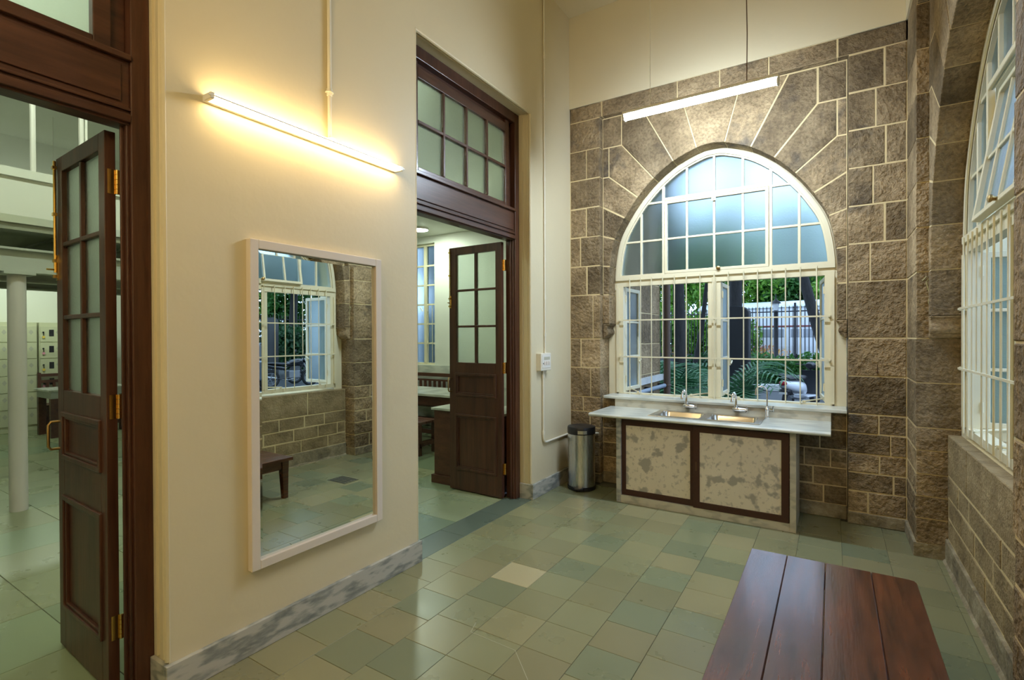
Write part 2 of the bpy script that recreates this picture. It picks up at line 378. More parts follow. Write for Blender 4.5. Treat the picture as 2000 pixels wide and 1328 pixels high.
def stone_wall(name, loc, rz, u0, uL, uR, u1, jl, jr, dado_w, dado_top, dado_rows, dado_joints, label, dado_mat='basalt'):
    wl = MB(); b = 0.003; bu = 0.009; T = 0.55
    e0, e1 = u0 - 0.2, u1 + 0.2
    wl.box(e0, -uL - bu, b, T, 0, 4.15); wl.box(uR + bu, e1, b, T, 0, 4.15); wl.box(e0, e1, b, T, 3.986, 4.15)
    for sgn, E in ((1, uR), (-1, uL)):
        half = inset(arch_poly(1.74), -0.009); n = len(half)
        arc = [p for p in half[:n // 2 + 1] if p[0] > 0.01]
        poly = [(arc[0][0], 1.74), (E, 1.74), (E, 3.99), (0, 3.99), (0, 3.497)] + arc[1:][::-1]
        poly = [(sgn * u, z) for u, z in poly]
        if area(poly) < 0: poly = poly[::-1]
        wl.prism(poly, 0.073, T)
    wl.box(-uL, uR, dado_w + b, T, 0, dado_top - 0.006)
    W = struct(wl.build(name, 'mortar', loc=loc, rz=rz), label, 'wall')
    # piers
    for side, (a, c, joints) in enumerate(((u0, -uL, jl), (uR, u1, jr))):
        for r in range(1, len(ZR) - 1):
            js = [a] + list(joints[r % len(joints)] if not isinstance(joints, dict) else joints.get(r, ())) + [c]
            for k in range(len(js) - 1):
                near = (k == len(js) - 2) if side == 0 else (k == 0)
                stone(W, rect(js[k], js[k + 1], ZR[r], ZR[r + 1]), 0.0, 0.25 if near else 0.1)
        stone(W, rect(a, c, 0, ZR[1]), -0.012, 0.26, 'base_render', 'rough_base', 0.001)
    # lintel course under the plaster
    js = [u0, -1.10, -0.30, 0.10, 0.52, 1.05, u1] if u1 < 1.6 else [u0, -1.13, -0.5, 0.2, 0.8, 1.4, 2.1, u1]
    for k in range(len(js) - 1): stone(W, rect(js[k], js[k + 1], 3.98, 4.15), 0.0, 0.25)
    # arch panel
    for sgn, E in ((1, uR), (-1, uL)):
        for p in voussoirs(E): stone(W, [(sgn * u, z) for u, z in p], 0.07, 0.25)
        stone(W, [(sgn * u, z) for u, z in corbel_poly(E)], 0.068, 0.25, 'corbel', gap=0.0005)
    key = ARC[48:] + [(-u, z) for u, z in ARC[-2:47:-1]]
    stone(W, key[::-1] + [(0.268, 3.98), (-0.268, 3.98)][::1] if False else [(0.268, 3.98), (-0.268, 3.98)] + [(-u, z) for u, z in ARC[48:]] + ARC[-2:47:-1], 0.07, 0.25)
    # wall under the window
    for r in range(len(dado_rows) - 1):
        js = [-uL] + list(dado_joints[r]) + [uR]
        for k in range(len(js) - 1):
            if r == 0: continue
            stone(W, rect(js[k], js[k + 1], dado_rows[r], dado_rows[r + 1]), dado_w, 0.25 if r == len(dado_rows) - 2 else dado_w + 0.1, 'stone', dado_mat)
    stone(W, rect(-uL, uR, 0, dado_rows[1]), dado_w - 0.012, dado_w + 0.1, 'base_render', 'rough_base', 0.001)
    # painted plaster between window frame and stone, and the plaster above
    for sgn, E in ((1, uR), (-1, uL)):
        a, c = sorted((sgn * 1.02, sgn * 1.07)); MB().box(a, c, 0.257, T - 0.01, 1.735, 2.30).build('infill_plaster', 'cream_paint', W)
        a, c = sorted((sgn * 1.015, sgn * E)); MB().box(a, c, 0.25, T - 0.01, dado_top - 0.004, 1.74).build('infill_plaster', 'cream_paint', W)
    MB().box(u0, u1 + 0.01, -0.012, T, 4.146, 5.16).build('upper_plaster', 'plaster', W)
    return W
jl_back = {1: (-1.30,), 2: (-1.22,), 3: (-1.36,), 4: (-1.25,), 5: (-1.33,), 6: (-1.24,), 7: (-1.357,), 8: (-1.21,), 9: (-1.283,), 10: (-1.357,), 11: (-1.283,), 13: (-1.283,)}
jr_back = {1: (1.27,), 2: (1.44,), 3: (1.345,), 4: (1.42,), 5: (1.34,), 9: (1.282,), 10: (1.38,), 11: (1.30,), 12: (1.385,), 13: (1.32,), 14: (1.38,)}
wall_back = stone_wall('wall_back', (-1.017, 5.2, 0), 0, -1.483, 1.123, 1.123, 1.527, jl_back, jr_back, 0.07, 0.93, [0, 0.12, 0.281, 0.44, 0.60, 0.77, 0.93],
    [(), (-0.9, -0.5, -0.1, 0.3, 0.7, 0.95), (-0.8, -0.3, 0.2, 0.62, 0.87), (-0.95, -0.4, 0.1, 0.5, 0.80, 1.0), (-0.85, -0.2, 0.4, 0.72, 0.92), (-0.6, 0.1, 0.83)],
    'dark basalt block wall with pointed arch window above the sink')
jr_right = {r: ((1.75 if r % 2 else 1.55), (2.3 if r % 2 else 2.1)) for r in range(1, 16)}
jl_right = {1: (-1.4,), 3: (-1.35,), 5: (-1.42,)}
wall_right = stone_wall('wall_right', (0.51, 3.53, 0), -math.pi / 2, -1.67, 1.137, 1.205, 2.75, jl_right, jr_right, 0.177, 0.90, [0, 0.16, 0.31, 0.46, 0.61, 0.90],
    [(), (-0.85, -0.45, -0.1, 0.25, 0.7), (-1.0, -0.7, -0.35, 0.05, 0.4, 0.85), (-0.8, -0.5, -0.15, 0.2, 0.6, 0.95), (-0.55, 0.45,)],
    'dark basalt block wall with recessed arch window on the right', 'weathered_stone')
struct(MB().box(0.51, 1.06, -2.6, 0.78, 0, 5.16).build('wall_right', 'plaster'), 'plain plastered wall beside the near stone pier', 'wall')

# ------------------------------------------------------------------ plaster walls, ceiling
wl = MB()
for a, c in ((-2.6, -0.531), (1.089, 2.697), (4.321, 5.76)): wl.box(-2.75, -2.5, a, c, 0, 3.792)
wl.box(-2.75, -2.5, -2.6, 5.76, 3.792, 5.16)
wall_left = struct(wl.build('wall_left', 'plaster'), 'cream plastered wall with two tall doorways', 'wall')
struct(MB().box(-2.75, 1.06, -2.75, -2.6, 0, 5.16).build('wall_front', 'plaster'), 'plain cream wall closing the room opposite the arch', 'wall')
struct(MB().box(-2.75, 1.06, -2.75, 5.75, 5.16, 5.3).build('ceiling', 'plaster'), 'plain cream ceiling high above the sink room', 'ceiling')
# beads of the two doorways
for n, (ya, yb) in enumerate(((-0.531, 1.089), (2.697, 4.321))):
    t = MB(); 
    for y, s in ((ya, 1), (yb, -1)):
        t.box(-2.600, -2.588, y, y + s * 0.010, 0.16, 3.782); t.box(-2.506, -2.520, y - s * 0.03, y + s * 0.006, 0.16, 3.785) if False else None
        t.tube([(-2.512, y - s * 0.002, 0.155), (-2.512, y - s * 0.002, 3.79)], 0.014, 8)
        t.tube([(-2.545, y - s * 0.001, 0.155), (-2.545, y - s * 0.001, 3.79)], 0.007, 6)
    t.tube([(-2.512, ya, 3.79), (-2.512, yb, 3.79)], 0.014, 8); t.tube([(-2.545, ya, 3.791), (-2.545, yb, 3.791)], 0.007, 6)
    struct(t.build('trim_%d' % (n + 1), 'plaster', smooth=40), 'rounded plaster bead around the %s doorway' % ('near' if n == 0 else 'far'), 'trim')
# marble skirting, wrapping into the doorways
def skirting(name, y0, y1, label):
    b = MB()
    b.box(-2.5, -2.477, y0 - (0.0 if y0 < -2 else 0.02), y1 + (0 if y1 > 5.1 else 0.02), 0, 0.148)
    if y0 > -2: b.box(-2.632, -2.499, y0 - 0.02, y0, 0, 0.148)
    if y1 < 5.1: b.box(-2.632, -2.499, y1, y1 + 0.02, 0, 0.148)
    return struct(b.build(name, 'marble_skirting', bevel=0.003), label, 'baseboard')
skirting('baseboard_left', 1.089, 2.697, 'grey veined marble skirting under the mirror')
skirting('baseboard_left', 4.321, 5.19, 'grey veined marble skirting behind the pedal bin')
skirting('baseboard_left', -2.6, -0.531, 'grey veined marble skirting left of the near doorway')

# ------------------------------------------------------------------ floor
TINT = [(0.24, 0.245, 0.137), (0.224, 0.24, 0.139), (0.255, 0.25, 0.137), (0.278, 0.261, 0.144), (0.205, 0.23, 0.137), (0.286, 0.264, 0.146), (0.247, 0.248, 0.137), (0.26, 0.253, 0.139)]
floor = struct(MB().box(-2.49, 1.06, -2.6, 5.75, -0.12, -0.0035).build('floor', 'grout'), 'polished green grey stone tile floor of the sink room', 'floor')
def tile_mesh(a, b): return MB().prism(rect(0, a - 0.003, 0, b - 0.003), 0, 0.02, 0.0012)
DX, DY = 0.284, 0.268
def flat_tile(sx, sy):
    c = 0.0015; m = MB()
    m.loops([[(0, 0, -0.02), (sx, 0, -0.02), (sx, sy, -0.02), (0, sy, -0.02)], [(0, 0, -c), (sx, 0, -c), (sx, sy, -c), (0, sy, -c)], [(c, c, 0), (sx - c, c, 0), (sx - c, sy - c, 0), (c, sy - c, 0)]])
    return m
tmesh = flat_tile(DX - 0.002, DY - 0.002).mesh('tile', 'tile')
FIX = {(2, 7): (0.43, 0.38, 0.23)}
edge = []
xs = [-2.4985 + DX * 0 + DX * i for i in range(12)]
for i in range(12):
    off = random.choice((0, 0, 0.02, 0.09, -0.08))
    for j in range(17):
        x, y = -2.497 + DX * i, 0.90 + DY * j + 0.003 + (0 if i == 2 else off)
        if x + DX > 0.70: 
            continue
        col = FIX.get((i, j), random.choice(TINT)); 
        if y + DY > 5.36: continue
        k = random.uniform(0.9, 1.1)
        o = shape('tile', tmesh, floor, (x, y, random.uniform(-0.0006, 0)), tuple(c * k for c in col))
x_end = -2.497 + DX * 11; y_end = 0.903 + DY * 16
for j in range(16):
    w_ = 0.70 - x_end
    if w_ > 0.03: shape('edge_tile', flat_tile(w_ - 0.002, DY - 0.003).mesh('edge_tile', 'tile') if j == 0 else bpy.data.meshes['edge_tile'], floor, (x_end, 0.903 + DY * j, 0), random.choice(TINT[:5]))
nm = MB()
for i in range(12):
    for j in range(13):
        x, y = -2.497 + DX * i, 0.90 - DY * (j + 1) + 0.003
        if x + DX < 0.8: t_ = flat_tile(DX - 0.003, DY - 0.003); nm.add([(a + x, b + y, c) for a, b, c in t_.v], t_.f)
st = nm.build('tile_field', 'tile', floor); st['kind'] = 'stuff'; st.color = (0.21, 0.235, 0.15, 1)
for n, (ya, yb) in enumerate(((-0.531, 1.089), (2.697, 4.321))):
    th = struct(MB().box(-2.752, -2.49, ya - 0.02, yb + 0.02, -0.12, -0.0035).build('floor', 'grout'), 'dark stone threshold strip in the %s doorway' % ('near' if n == 0 else 'far'), 'threshold')
    me = flat_tile(0.25, (yb - ya) / 3 - 0.003).mesh('threshold_tile', 'tile')
    for k in range(3): shape('tile', me, th, (-2.749, ya + k * (yb - ya) / 3, 0), (0.115, 0.145, 0.11))
far_floor = struct(MB().box(-12.4, -2.752, -1.6, 7.1, -0.12, -0.0035).build('floor', 'grout'), 'pale green stone floor of the locker room', 'floor')
me = flat_tile(0.597, 0.597).mesh('far_tile', 'tile')
for i in range(16):
    for j in range(14):
        x, y = -2.755 - 0.6 * (i + 1), -1.35 + 0.6 * j
        if x < -12.36: continue
        k = random.uniform(0.92, 1.15); c = random.choice(TINT); shape('tile', me, far_floor, (x, y, 0), tuple(v * k for v in (c[0] * 0.9 + 0.02, c[1] + 0.03, c[2] + 0.02)))
m = MB()
for a, b_ in (((-1.66, 2.20), (-1.37, 2.19)), ((-1.37, 2.19), (-1.02, 1.86)), ((-1.69, 2.29), (-1.66, 2.20))):
    d = Vector((b_[0] - a[0], b_[1] - a[1])).normalized(); q = Vector((-d.y, d.x)) * 0.0011
    m.loops([[(a[0] - q.x, a[1] - q.y, z), (b_[0] - q.x, b_[1] - q.y, z), (b_[0] + q.x, b_[1] + q.y, z), (a[0] + q.x, a[1] + q.y, z)] for z in (-0.001, 0.0006)])
m.build('scratch_line', 'sticker', floor)
# dark inspection cover seen in the mirror
t = thing('floor_drain', 'dark square drain cover set in the green floor near the right wall', 'drain', (-0.32, 3.80, 0.0005))
MB().box(-0.14, 0.14, -0.10, 0.10, 0, 0.004).build('cover', 'grout', t, bevel=0.001)
for k in range(5): MB().box(-0.12, 0.12, -0.08 + 0.04 * k - 0.006, -0.08 + 0.04 * k + 0.006, 0.004, 0.006).build('slot', 'iron', t)

# ------------------------------------------------------------------ arched windows (local: u right, y outwards, 0 at the frame's inner face)
def bar(mb, a, b, wd, y0, y1):
    # a straight bar in the (u, z) plane between two points
    d = Vector((b[0] - a[0], b[1] - a[1])); l = d.length; n = Vector((-d.y, d.x)) / l * wd / 2
    mb.prism([(a[0] - n.x, a[1] - n.y), (b[0] - n.x, b[1] - n.y), (b[0] + n.x, b[1] + n.y), (a[0] + n.x, a[1] + n.y)], y0, y1)
def ring(mb, outer, inner, y0, y1):
    n = len(outer)
    mb.add([(u, y0, z) for u, z in outer] + [(u, y0, z) for u, z in inner] + [(u, y1, z) for u, z in outer] + [(u, y1, z) for u, z in inner],
           [f for i in range(n) for j in [(i + 1) % n] for f in ((i, j, n + j, n + i), (2 * n + i, 3 * n + i, 3 * n + j, 2 * n + j), (i, 2 * n + i, 2 * n + j, j), (n + i, n + j, 3 * n + j, 3 * n + i))])
def frame_rect(mb, a, b, c, d, t, y0, y1): ring(mb, rect(a, b, c, d), rect(a + t, b - t, c + t, d - t), y0, y1)
def pane(poly, parent, y, mat='frosted_window', th=0.004):
    if len(poly) < 3 or area(poly) < 0.0004: return
    MB().prism(poly, y, y + th).build('pane', mat, parent)
def arched_window(name, loc, rz, sash_tilt, label, casement_angles):
    W = struct(empty(name, loc, rz), label, 'window')
    zb, zt = 0.935, 2.195                     # lower opening
    IN = arch_poly(2.235, 0.062); OUT = arch_poly(2.18, 0.008)
    IN = [(u, max(z, 2.275)) for u, z in IN]
    fr = MB()
    # arched head: ring between outer curve and inner curve
    o2 = inset(arch_poly(2.19), -0.012); half_o = [p for p in o2 if True]
    n = len(o2); i2 = inset(o2, 0.079); i2 = [(u, max(z, 2.275)) for u, z in i2]
    ring(fr, o2, i2, 0.004, 0.06)
    i3 = inset(o2, 0.063); ring(fr, [(u, max(z, 2.25)) for u, z in inset(o2, 0.021)], [(u, max(z, 2.262)) for u, z in i3], -0.012, 0.0)
    fr.box(-1.035, 1.035, -0.018, 0.062, 2.215, 2.262)           # transom
    fr.box(-1.032, 1.032, 0.0, 0.07, zt - 0.045, 2.216)          # head of the lower opening
    for s in (-1, 1):
        fr.box(s * 0.955, s * 1.03, 0.0, 0.07, 0.975, zt - 0.045); fr.box(s * 1.0, s * 1.03, -0.02, -0.0005, 0.976, 2.14)
    fr.box(-1.03, 1.03, 0.0, 0.08, zb - 0.01, 0.975)             # sill member
    fr.build('frame', 'cream_paint', W, bevel=0.003, seg=1)
    mu = MB(); mu.box(-0.062, 0.062, 0.01, 0.07, 0.975, zt); mu.box(-0.022, 0.022, -0.004, 0.01, 0.975, zt); mu.build('mullion', 'cream_paint', W, bevel=0.003, seg=1)
    # fixed bars of the head
    VS = [-0.752, -0.512, 0.512, 0.752]; H1, H2, SX = 2.632, 3.033, 0.505
    conv = [p for p in inset(o2, 0.079) if p[1] > 2.285]
    conv = [(conv[0][0] + 0.002, 2.275)] + conv + [(-conv[0][0] - 0.002, 2.275)]
    def top(u): 
        zs = [z for z in np.linspace(2.3, 3.5, 400) if inside((u, z), conv)]; return max(zs) if zs else 2.3
    def wid(z):
        us = [u for u in np.linspace(0, 1.05, 400) if inside((u, z), conv)]; return max(us) if us else 0
    def inside(p, c): return all((c[(i + 1) % len(c)][0] - c[i][0]) * (p[1] - c[i][1]) - (c[(i + 1) % len(c)][1] - c[i][1]) * (p[0] - c[i][0]) >= -1e-6 for i in range(len(c)))
    def vbar(u, z0, z1, wd, par, y0=0.008, y1=0.045, nm='glazing_bar'): m = MB(); m.box(u - wd / 2, u + wd / 2, y0, y1, z0, z1); m.build(nm, 'cream_paint', par, bevel=0.003, seg=1)
    def hbar(u0, u1, z, wd, par, y0=0.010, y1=0.043, nm='glazing_bar'): m = MB(); m.box(u0, u1, y0, y1, z - wd / 2, z + wd / 2); m.build(nm, 'cream_paint', par, bevel=0.003, seg=1)
    for u in VS: vbar(u, 2.262, top(u) + 0.01, 0.024 if abs(u) > 0.6 else 0.03, W)
    for s in (-1, 1):
        e = wid(H1) + 0.01; hbar(*sorted((s * 0.512, s * e)), H1, 0.022, W); e = wid(H2) + 0.012; hbar(*sorted((s * 0.512, s * e)), H2, 0.022, W)
    hbar(-0.512, 0.512, H2 + 0.022, 0.034, W)
    for u in (-0.268, 0.0, 0.268): vbar(u, H2 + 0.03, top(u) + 0.012, 0.024, W)
    us = [-1.05, -0.752, -0.512, -0.268, 0.0, 0.268, 0.512, 0.752, 1.05]; zs = [2.255, H1, H2, 3.6]
    for i in range(8):
        for j in range(3):
            if 2 <= i <= 5 and j < 2: continue
            pane(clip(rect(us[i], us[i + 1], zs[j], zs[j + 1]), inset(conv, -0.008)), W, 0.028)
    # pivoting sash in the middle
    S = MB(); frame_rect(S, -0.497, 0.497, 2.2635 - H1, H2 - 0.001 - H1, 0.03, -0.018, 0.026)
    sash = S.build('sash', 'cream_paint', W, bevel=0.003, seg=1); sash.location = (0, 0.012, H1); sash.rotation_euler[0] = sash_tilt
    for u in (-0.268, 0.0, 0.268): vbar(u, 2.29 - H1, H2 - 0.03 - H1, 0.022, sash, -0.008, 0.022)
    hbar(-0.47, 0.47, 0.0, 0.022, sash, -0.006, 0.020)
    su = [-0.472, -0.268, 0.0, 0.268, 0.472]
    for i in range(4):
        for a, c in ((2.29 - H1, 0), (0, H2 - 0.028 - H1)): pane(rect(su[i], su[i + 1], a, c), sash, 0.006)
    m = MB(); m.lathe([(0.010, 0), (0.012, 0.012), (0.020, 0.02), (0.020, 0.03), (0.008, 0.036)], (0.045, -0.018, -0.35), 10, 'y'); m.build('knob', 'dull_brass', sash, smooth=40)
    m = MB(); m.box(-0.02, 0.02, -0.028, -0.018, 0.335, 0.385); m.box(-0.008, 0.008, -0.036, -0.028, 0.35, 0.41); m.build('latch', 'cream_paint', sash)
    # four casements, opened outwards
    for k, (hx, d, ang) in enumerate(((-0.952, 1, casement_angles[0]), (-0.065, -1, casement_angles[1]), (0.065, 1, casement_angles[2]), (0.952, -1, casement_angles[3]))):
        c = MB(); a0, a1 = (0.0, 0.435) if d > 0 else (-0.435, 0.0); z0, z1 = 0.982, 2.145
        frame_rect(c, a0, a1, z0, z1, 0.042, 0.0, 0.032)
        cs = c.build('casement', 'cream_paint', W, bevel=0.003, seg=1); cs.location = (hx, 0.072, 0); cs.rotation_euler[2] = ang * d
        for z in (1.37, 1.76): hbar(a0 + 0.03, a1 - 0.03, z, 0.022, cs, 0.004, 0.028)
        for a, b_ in ((z0 + 0.036, 1.37), (1.37, 1.76), (1.76, z1 - 0.036)): pane(rect(a0 + 0.036, a1 - 0.036, a, b_), cs, 0.014, 'frosted_window')
        m = MB(); e = a1 - 0.02 if d > 0 else a0 + 0.02
        m.box(e - 0.012, e + 0.012, -0.012, 0.0, 1.28, 1.36); m.tube([(e, -0.012, 1.32), (e - d * 0.02, -0.03, 1.33), (e - d * 0.07, -0.032, 1.315), (e - d * 0.09, -0.03, 1.30)], 0.008, 6); m.build('handle', 'cream_paint', cs, smooth=40)
        for hz in (1.12, 2.02): MB().tube([(0, -0.004, hz - 0.035), (0, -0.004, hz + 0.035)], 0.008, 8).build('hinge', 'cream_paint', cs, smooth=40)
        # stay arm
        tip = Vector((hx, 0.072, 0)) + Matrix.Rotation(ang * d, 3, 'Z') @ Vector((d * 0.17, 0, 0.995))
        piv = Vector((hx + d * 0.16, 0.02, 0.988))
        m = MB(); m.tube([tip, piv, piv + (piv - tip).normalized() * 0.03], 0.007, 6); m.lathe([(0.012, 0), (0.016, 0.01), (0.012, 0.022)], tuple(piv + Vector((0, -0.012, -0.012))), 8); m.build('stay_arm', 'cream_paint', W, smooth=40)
    # security grille in front
    G = empty('grille', (0, 0, 0), 0, W)
    for k, u in enumerate((-0.869, -0.747, -0.629, -0.509, -0.386, -0.266, -0.129, 0.007, 0.139, 0.279, 0.403, 0.525, 0.641, 0.762, 0.893)):
        MB().tube([(u, -0.035, 1.374 if k in (3, 11) else 0.955), (u, -0.035, 2.235)], 0.0058, 6).build('bar', 'cream_paint', G, smooth=60)
    for z in (1.374, 1.775): MB().box(-1.0, 1.0, -0.044, -0.036, z - 0.007, z + 0.007).build('flat_bar', 'cream_paint', G)
    for s in (-1, 1):
        for z in (1.374, 1.775): MB().box(s * 0.985, s * 0.999, -0.036, 0.0, z - 0.012, z + 0.012).build('bracket', 'cream_paint', G)
    return W
R90 = math.radians(90)
window_1 = arched_window('window_1', (-1.017, 5.45, 0), 0, 0.0, 'pointed arch window with frosted panes and white grille above the sink', (R90 * 0.97, R90 * 0.98, R90 * 1.0, R90 * 0.93))
window_2 = arched_window('window_2', (0.76, 3.53, 0), -R90, math.radians(-9), 'pointed arch window with tilted sash and grille in the right wall', (R90 * 0.98, R90 * 1.05, R90 * 1.0, R90 * 0.98))
# marble sill of the sink window
s = MB(); s.box(-2.10, 0.104, 5.17, 5.452, 0.932, 0.962)
struct(s.build('trim_3', 'marble_top', bevel=0.006), 'white marble window sill behind the taps', 'sill')
# worn cement edge along the right wall
m = MB(); 
m.loops([[(0.655, y, -0.003), (0.70, y, -0.003), (0.70, y, 0.05 + 0.012 * math.sin(9 * y)), (0.675 + 0.008 * math.sin(17 * y), y, 0.02)] for y in np.linspace(2.33, 4.66, 40)])
struct(m.build('trim_4', 'rough_base'), 'rough cement fillet along the foot of the right wall', 'trim')

# ------------------------------------------------------------------ panelled double doors with transom
def leaf(parent, loc, rz, flip):
    # hinge at the origin, leaf along +x, front face at y = 0, thickness to y = T
    T = 0.042 * flip; W_ = 0.667; b = MB(); y0, y1 = 0.0, T
    gx0, gx1, gz0, gz1 = 0.072, 0.578, 1.335, 2.452
    b.box(0, gx0, y0, y1, 0.01, 2.53); b.box(gx1, W_, y0, y1, 0.01, 2.53)
    b.box(gx0, gx1, y0, y1, gz1, 2.53); b.box(gx0, gx1, y0, y1, 1.215, gz0); b.box(gx0, gx1, y0, y1, 0.79, 1.0); b.box(gx0, gx1, y0, y1, 0.01, 0.232)
    lf = b.build('leaf', 'teak', parent, bevel=0.002, seg=1); lf.location = loc; lf.rotation_euler[2] = rz
    for z in (1.335 + (gz1 - gz0) / 3, 1.335 + 2 * (gz1 - gz0) / 3): MB().box(gx0, gx1, T * 0.05, T * 0.95, z - 0.011, z + 0.011).build('glazing_bar', 'teak_rail', lf, bevel=0.003, seg=1)
    xm = (gx0 + gx1) / 2; MB().box(xm - 0.013, xm + 0.013, T * 0.08, T * 0.92, gz0, gz1).build('glazing_bar', 'teak', lf, bevel=0.003, seg=1)
    for i in range(2):
        for j in range(3):
            a = (gx0, xm)[i]; c = gz0 + j * (gz1 - gz0) / 3
            pane(rect(a + 0.006, a + (gx1 - gx0) / 2 - 0.006, c + 0.004, c + (gz1 - gz0) / 3 - 0.004), lf, T * 0.5 - 0.002, 'frosted_door')
    for z0, z1 in ((1.0, 1.215), (0.232, 0.79)):
        MB().box(gx0, gx1, T * 0.25, T * 0.75, z0, z1).build('panel', 'teak', lf)
        m = MB(); yy = sorted((-0.012 * flip, T * 0.3)); frame_rect(m, gx0 - 0.012, gx1 + 0.012, z0 - 0.012, z1 + 0.012, 0.024, *yy)
        yy = sorted((-0.004 * flip, T * 0.3)); frame_rect(m, gx0 + 0.012, gx1 - 0.012, z0 + 0.012, z1 - 0.012, 0.014, *yy)
        yy = sorted((T * 0.7, T + 0.012 * flip)); frame_rect(m, gx0 - 0.012, gx1 + 0.012, z0 - 0.012, z1 + 0.012, 0.024, *yy); m.build('moulding', 'teak', lf, bevel=0.004)
    for z in (0.29, 1.29, 2.305):
        m = MB(); m.box(-0.0025, 0.0, T * 0.25, T * 1.0, z - 0.055, z + 0.055); hg = m.build('hinge', 'brass', lf)
        k = MB()
        for q in range(5): k.tube([(-0.008, T * 1.08, z - 0.055 + 0.022 * q + 0.0012), (-0.008, T * 1.08, z - 0.055 + 0.022 * (q + 1) - 0.0012)], 0.0075, 10)
        k.box(-0.010, -0.0075, T * 1.05, T * 1.7, z - 0.055, z + 0.055); k.build('knuckle', 'brass', hg, smooth=40)
    # tower bolt and pull handle at the free edge
    m = MB(); m.tube([(W_ - 0.016, -0.010 * flip, 1.94), (W_ - 0.016, -0.010 * flip, 2.515)], 0.0065, 8)
    m.box(W_ - 0.028, W_ - 0.004, *sorted((0, -0.004 * flip)), 1.90, 2.03)
    for z in (1.92, 2.0, 2.24, 2.48): m.box(W_ - 0.027, W_ - 0.005, *sorted((-0.002 * flip, -0.020 * flip)), z - 0.008, z + 0.008)
    m.tube([(W_ - 0.016, -0.010 * flip, 1.955), (W_ - 0.016, -0.045 * flip, 1.955)], 0.005, 8); m.build('tower_bolt', 'brass', lf, smooth=40)
    m = MB(); h = [(W_ - 0.02, s_ * flip, z) for s_, z in ((0.0, 1.03), (-0.035, 1.03), (-0.045, 1.045), (-0.045, 1.155), (-0.035, 1.17), (0.0, 1.17))]
    m.tube(h, 0.007, 8); m.build('pull_handle', 'dull_brass', lf, smooth=40)
    m = MB(); h = [(W_ - 0.02, T + s_ * flip, z) for s_, z in ((0.0, 1.03), (0.035, 1.03), (0.045, 1.045), (0.045, 1.155), (0.035, 1.17), (0.0, 1.17))]
    m.tube(h, 0.007, 8); m.build('pull_handle', 'dull_brass', lf, smooth=40)
    return lf
def double_door(name, cy, label, a_right, a_left):
    D = struct(empty(name, (-2.635, cy, 0)), label, 'door'); H = 0.81
    f = MB(); X0, X1 = -0.112, 0.0
    for s in (-1, 1):
        f.box(X0, X1, s * 0.735, s * H, 0, 3.79); f.box(X0 + 0.045, X1 - 0.018, s * 0.722, s * 0.736, 0, 2.56); f.box(X0 + 0.06, X1 - 0.04, s * 0.708, s * 0.723, 0, 2.55)
    f.box(X0, X1, -0.735, 0.735, 3.695, 3.79)
    f.build('frame', 'teak', D, bevel=0.004)
    l = MB(); l.box(X0 + 0.01, X1 - 0.012, -0.735, 0.735, 2.545, 2.85); l.box(X1 - 0.012, X1 + 0.006, -0.735, 0.735, 2.555, 2.59); l.box(X1 - 0.012, X1 + 0.002, -0.735, 0.735, 2.605, 2.618)
    l.box(X1 - 0.012, X1 + 0.012, -0.735, 0.735, 2.825, 2.852); l.box(X1 - 0.012, X1 - 0.002, -0.70, 0.70, 2.64, 2.805)
    l.build('lintel', 'teak_rail', D, bevel=0.004)
    # transom sash: four by two frosted panes
    s = MB(); Y = 0.61; za, zb = 2.895, 3.575
    def fr(a, b, c, d, t, x0, x1):
        s.box(x0, x1, a, a + t, c, d); s.box(x0, x1, b - t, b, c, d); s.box(x0, x1, a + t, b - t, c, c + t); s.box(x0, x1, a + t, b - t, d - t, d)
    s.box(-0.075, -0.03, -0.725, -Y, 2.85, 3.695); s.box(-0.075, -0.03, Y, 0.675, 2.85, 3.695); s.box(-0.075, -0.055, 0.675, 0.735, 2.85, 3.695)
    s.box(-0.075, -0.03, -Y, Y, 2.85, za); s.box(-0.075, -0.03, -Y, Y, zb, 3.66); s.box(-0.075, -0.055, -0.735, 0.735, 3.66, 3.7)
    sa = s.build('transom_sash', 'teak_rail', D, bevel=0.004)
    for k in range(1, 4): MB().box(-0.072, -0.026, -Y + k * Y / 2 - 0.013, -Y + k * Y / 2 + 0.013, za, zb).build('glazing_bar', 'teak', sa, bevel=0.004, seg=1)
    zm = 3.24; MB().box(-0.070, -0.028, -Y, Y, zm - 0.013, zm + 0.013).build('glazing_bar', 'teak_rail', sa, bevel=0.004, seg=1)
    for k in range(4):
        for c, d in ((za, zm), (zm, zb)):
            MB().box(-0.053, -0.048, -Y + k * Y / 2 + 0.008, -Y + (k + 1) * Y / 2 - 0.008, c + 0.006, d - 0.006).build('pane', 'frosted_door', sa)
    leaf(D, (-0.112, 0.652 if name == 'door_2' else 0.674, 0), a_right, -1)
    leaf(D, (-0.112, -0.652, 0), a_left, 1)
    return D
door_2 = double_door('door_2', 3.509, 'dark teak double doorway with transom beside the corner, leaf open', math.radians(178.6), math.radians(182))
door_1 = double_door('door_1', 0.279, 'dark teak double doorway in the left foreground, leaf open', math.radians(178.0), math.radians(182))

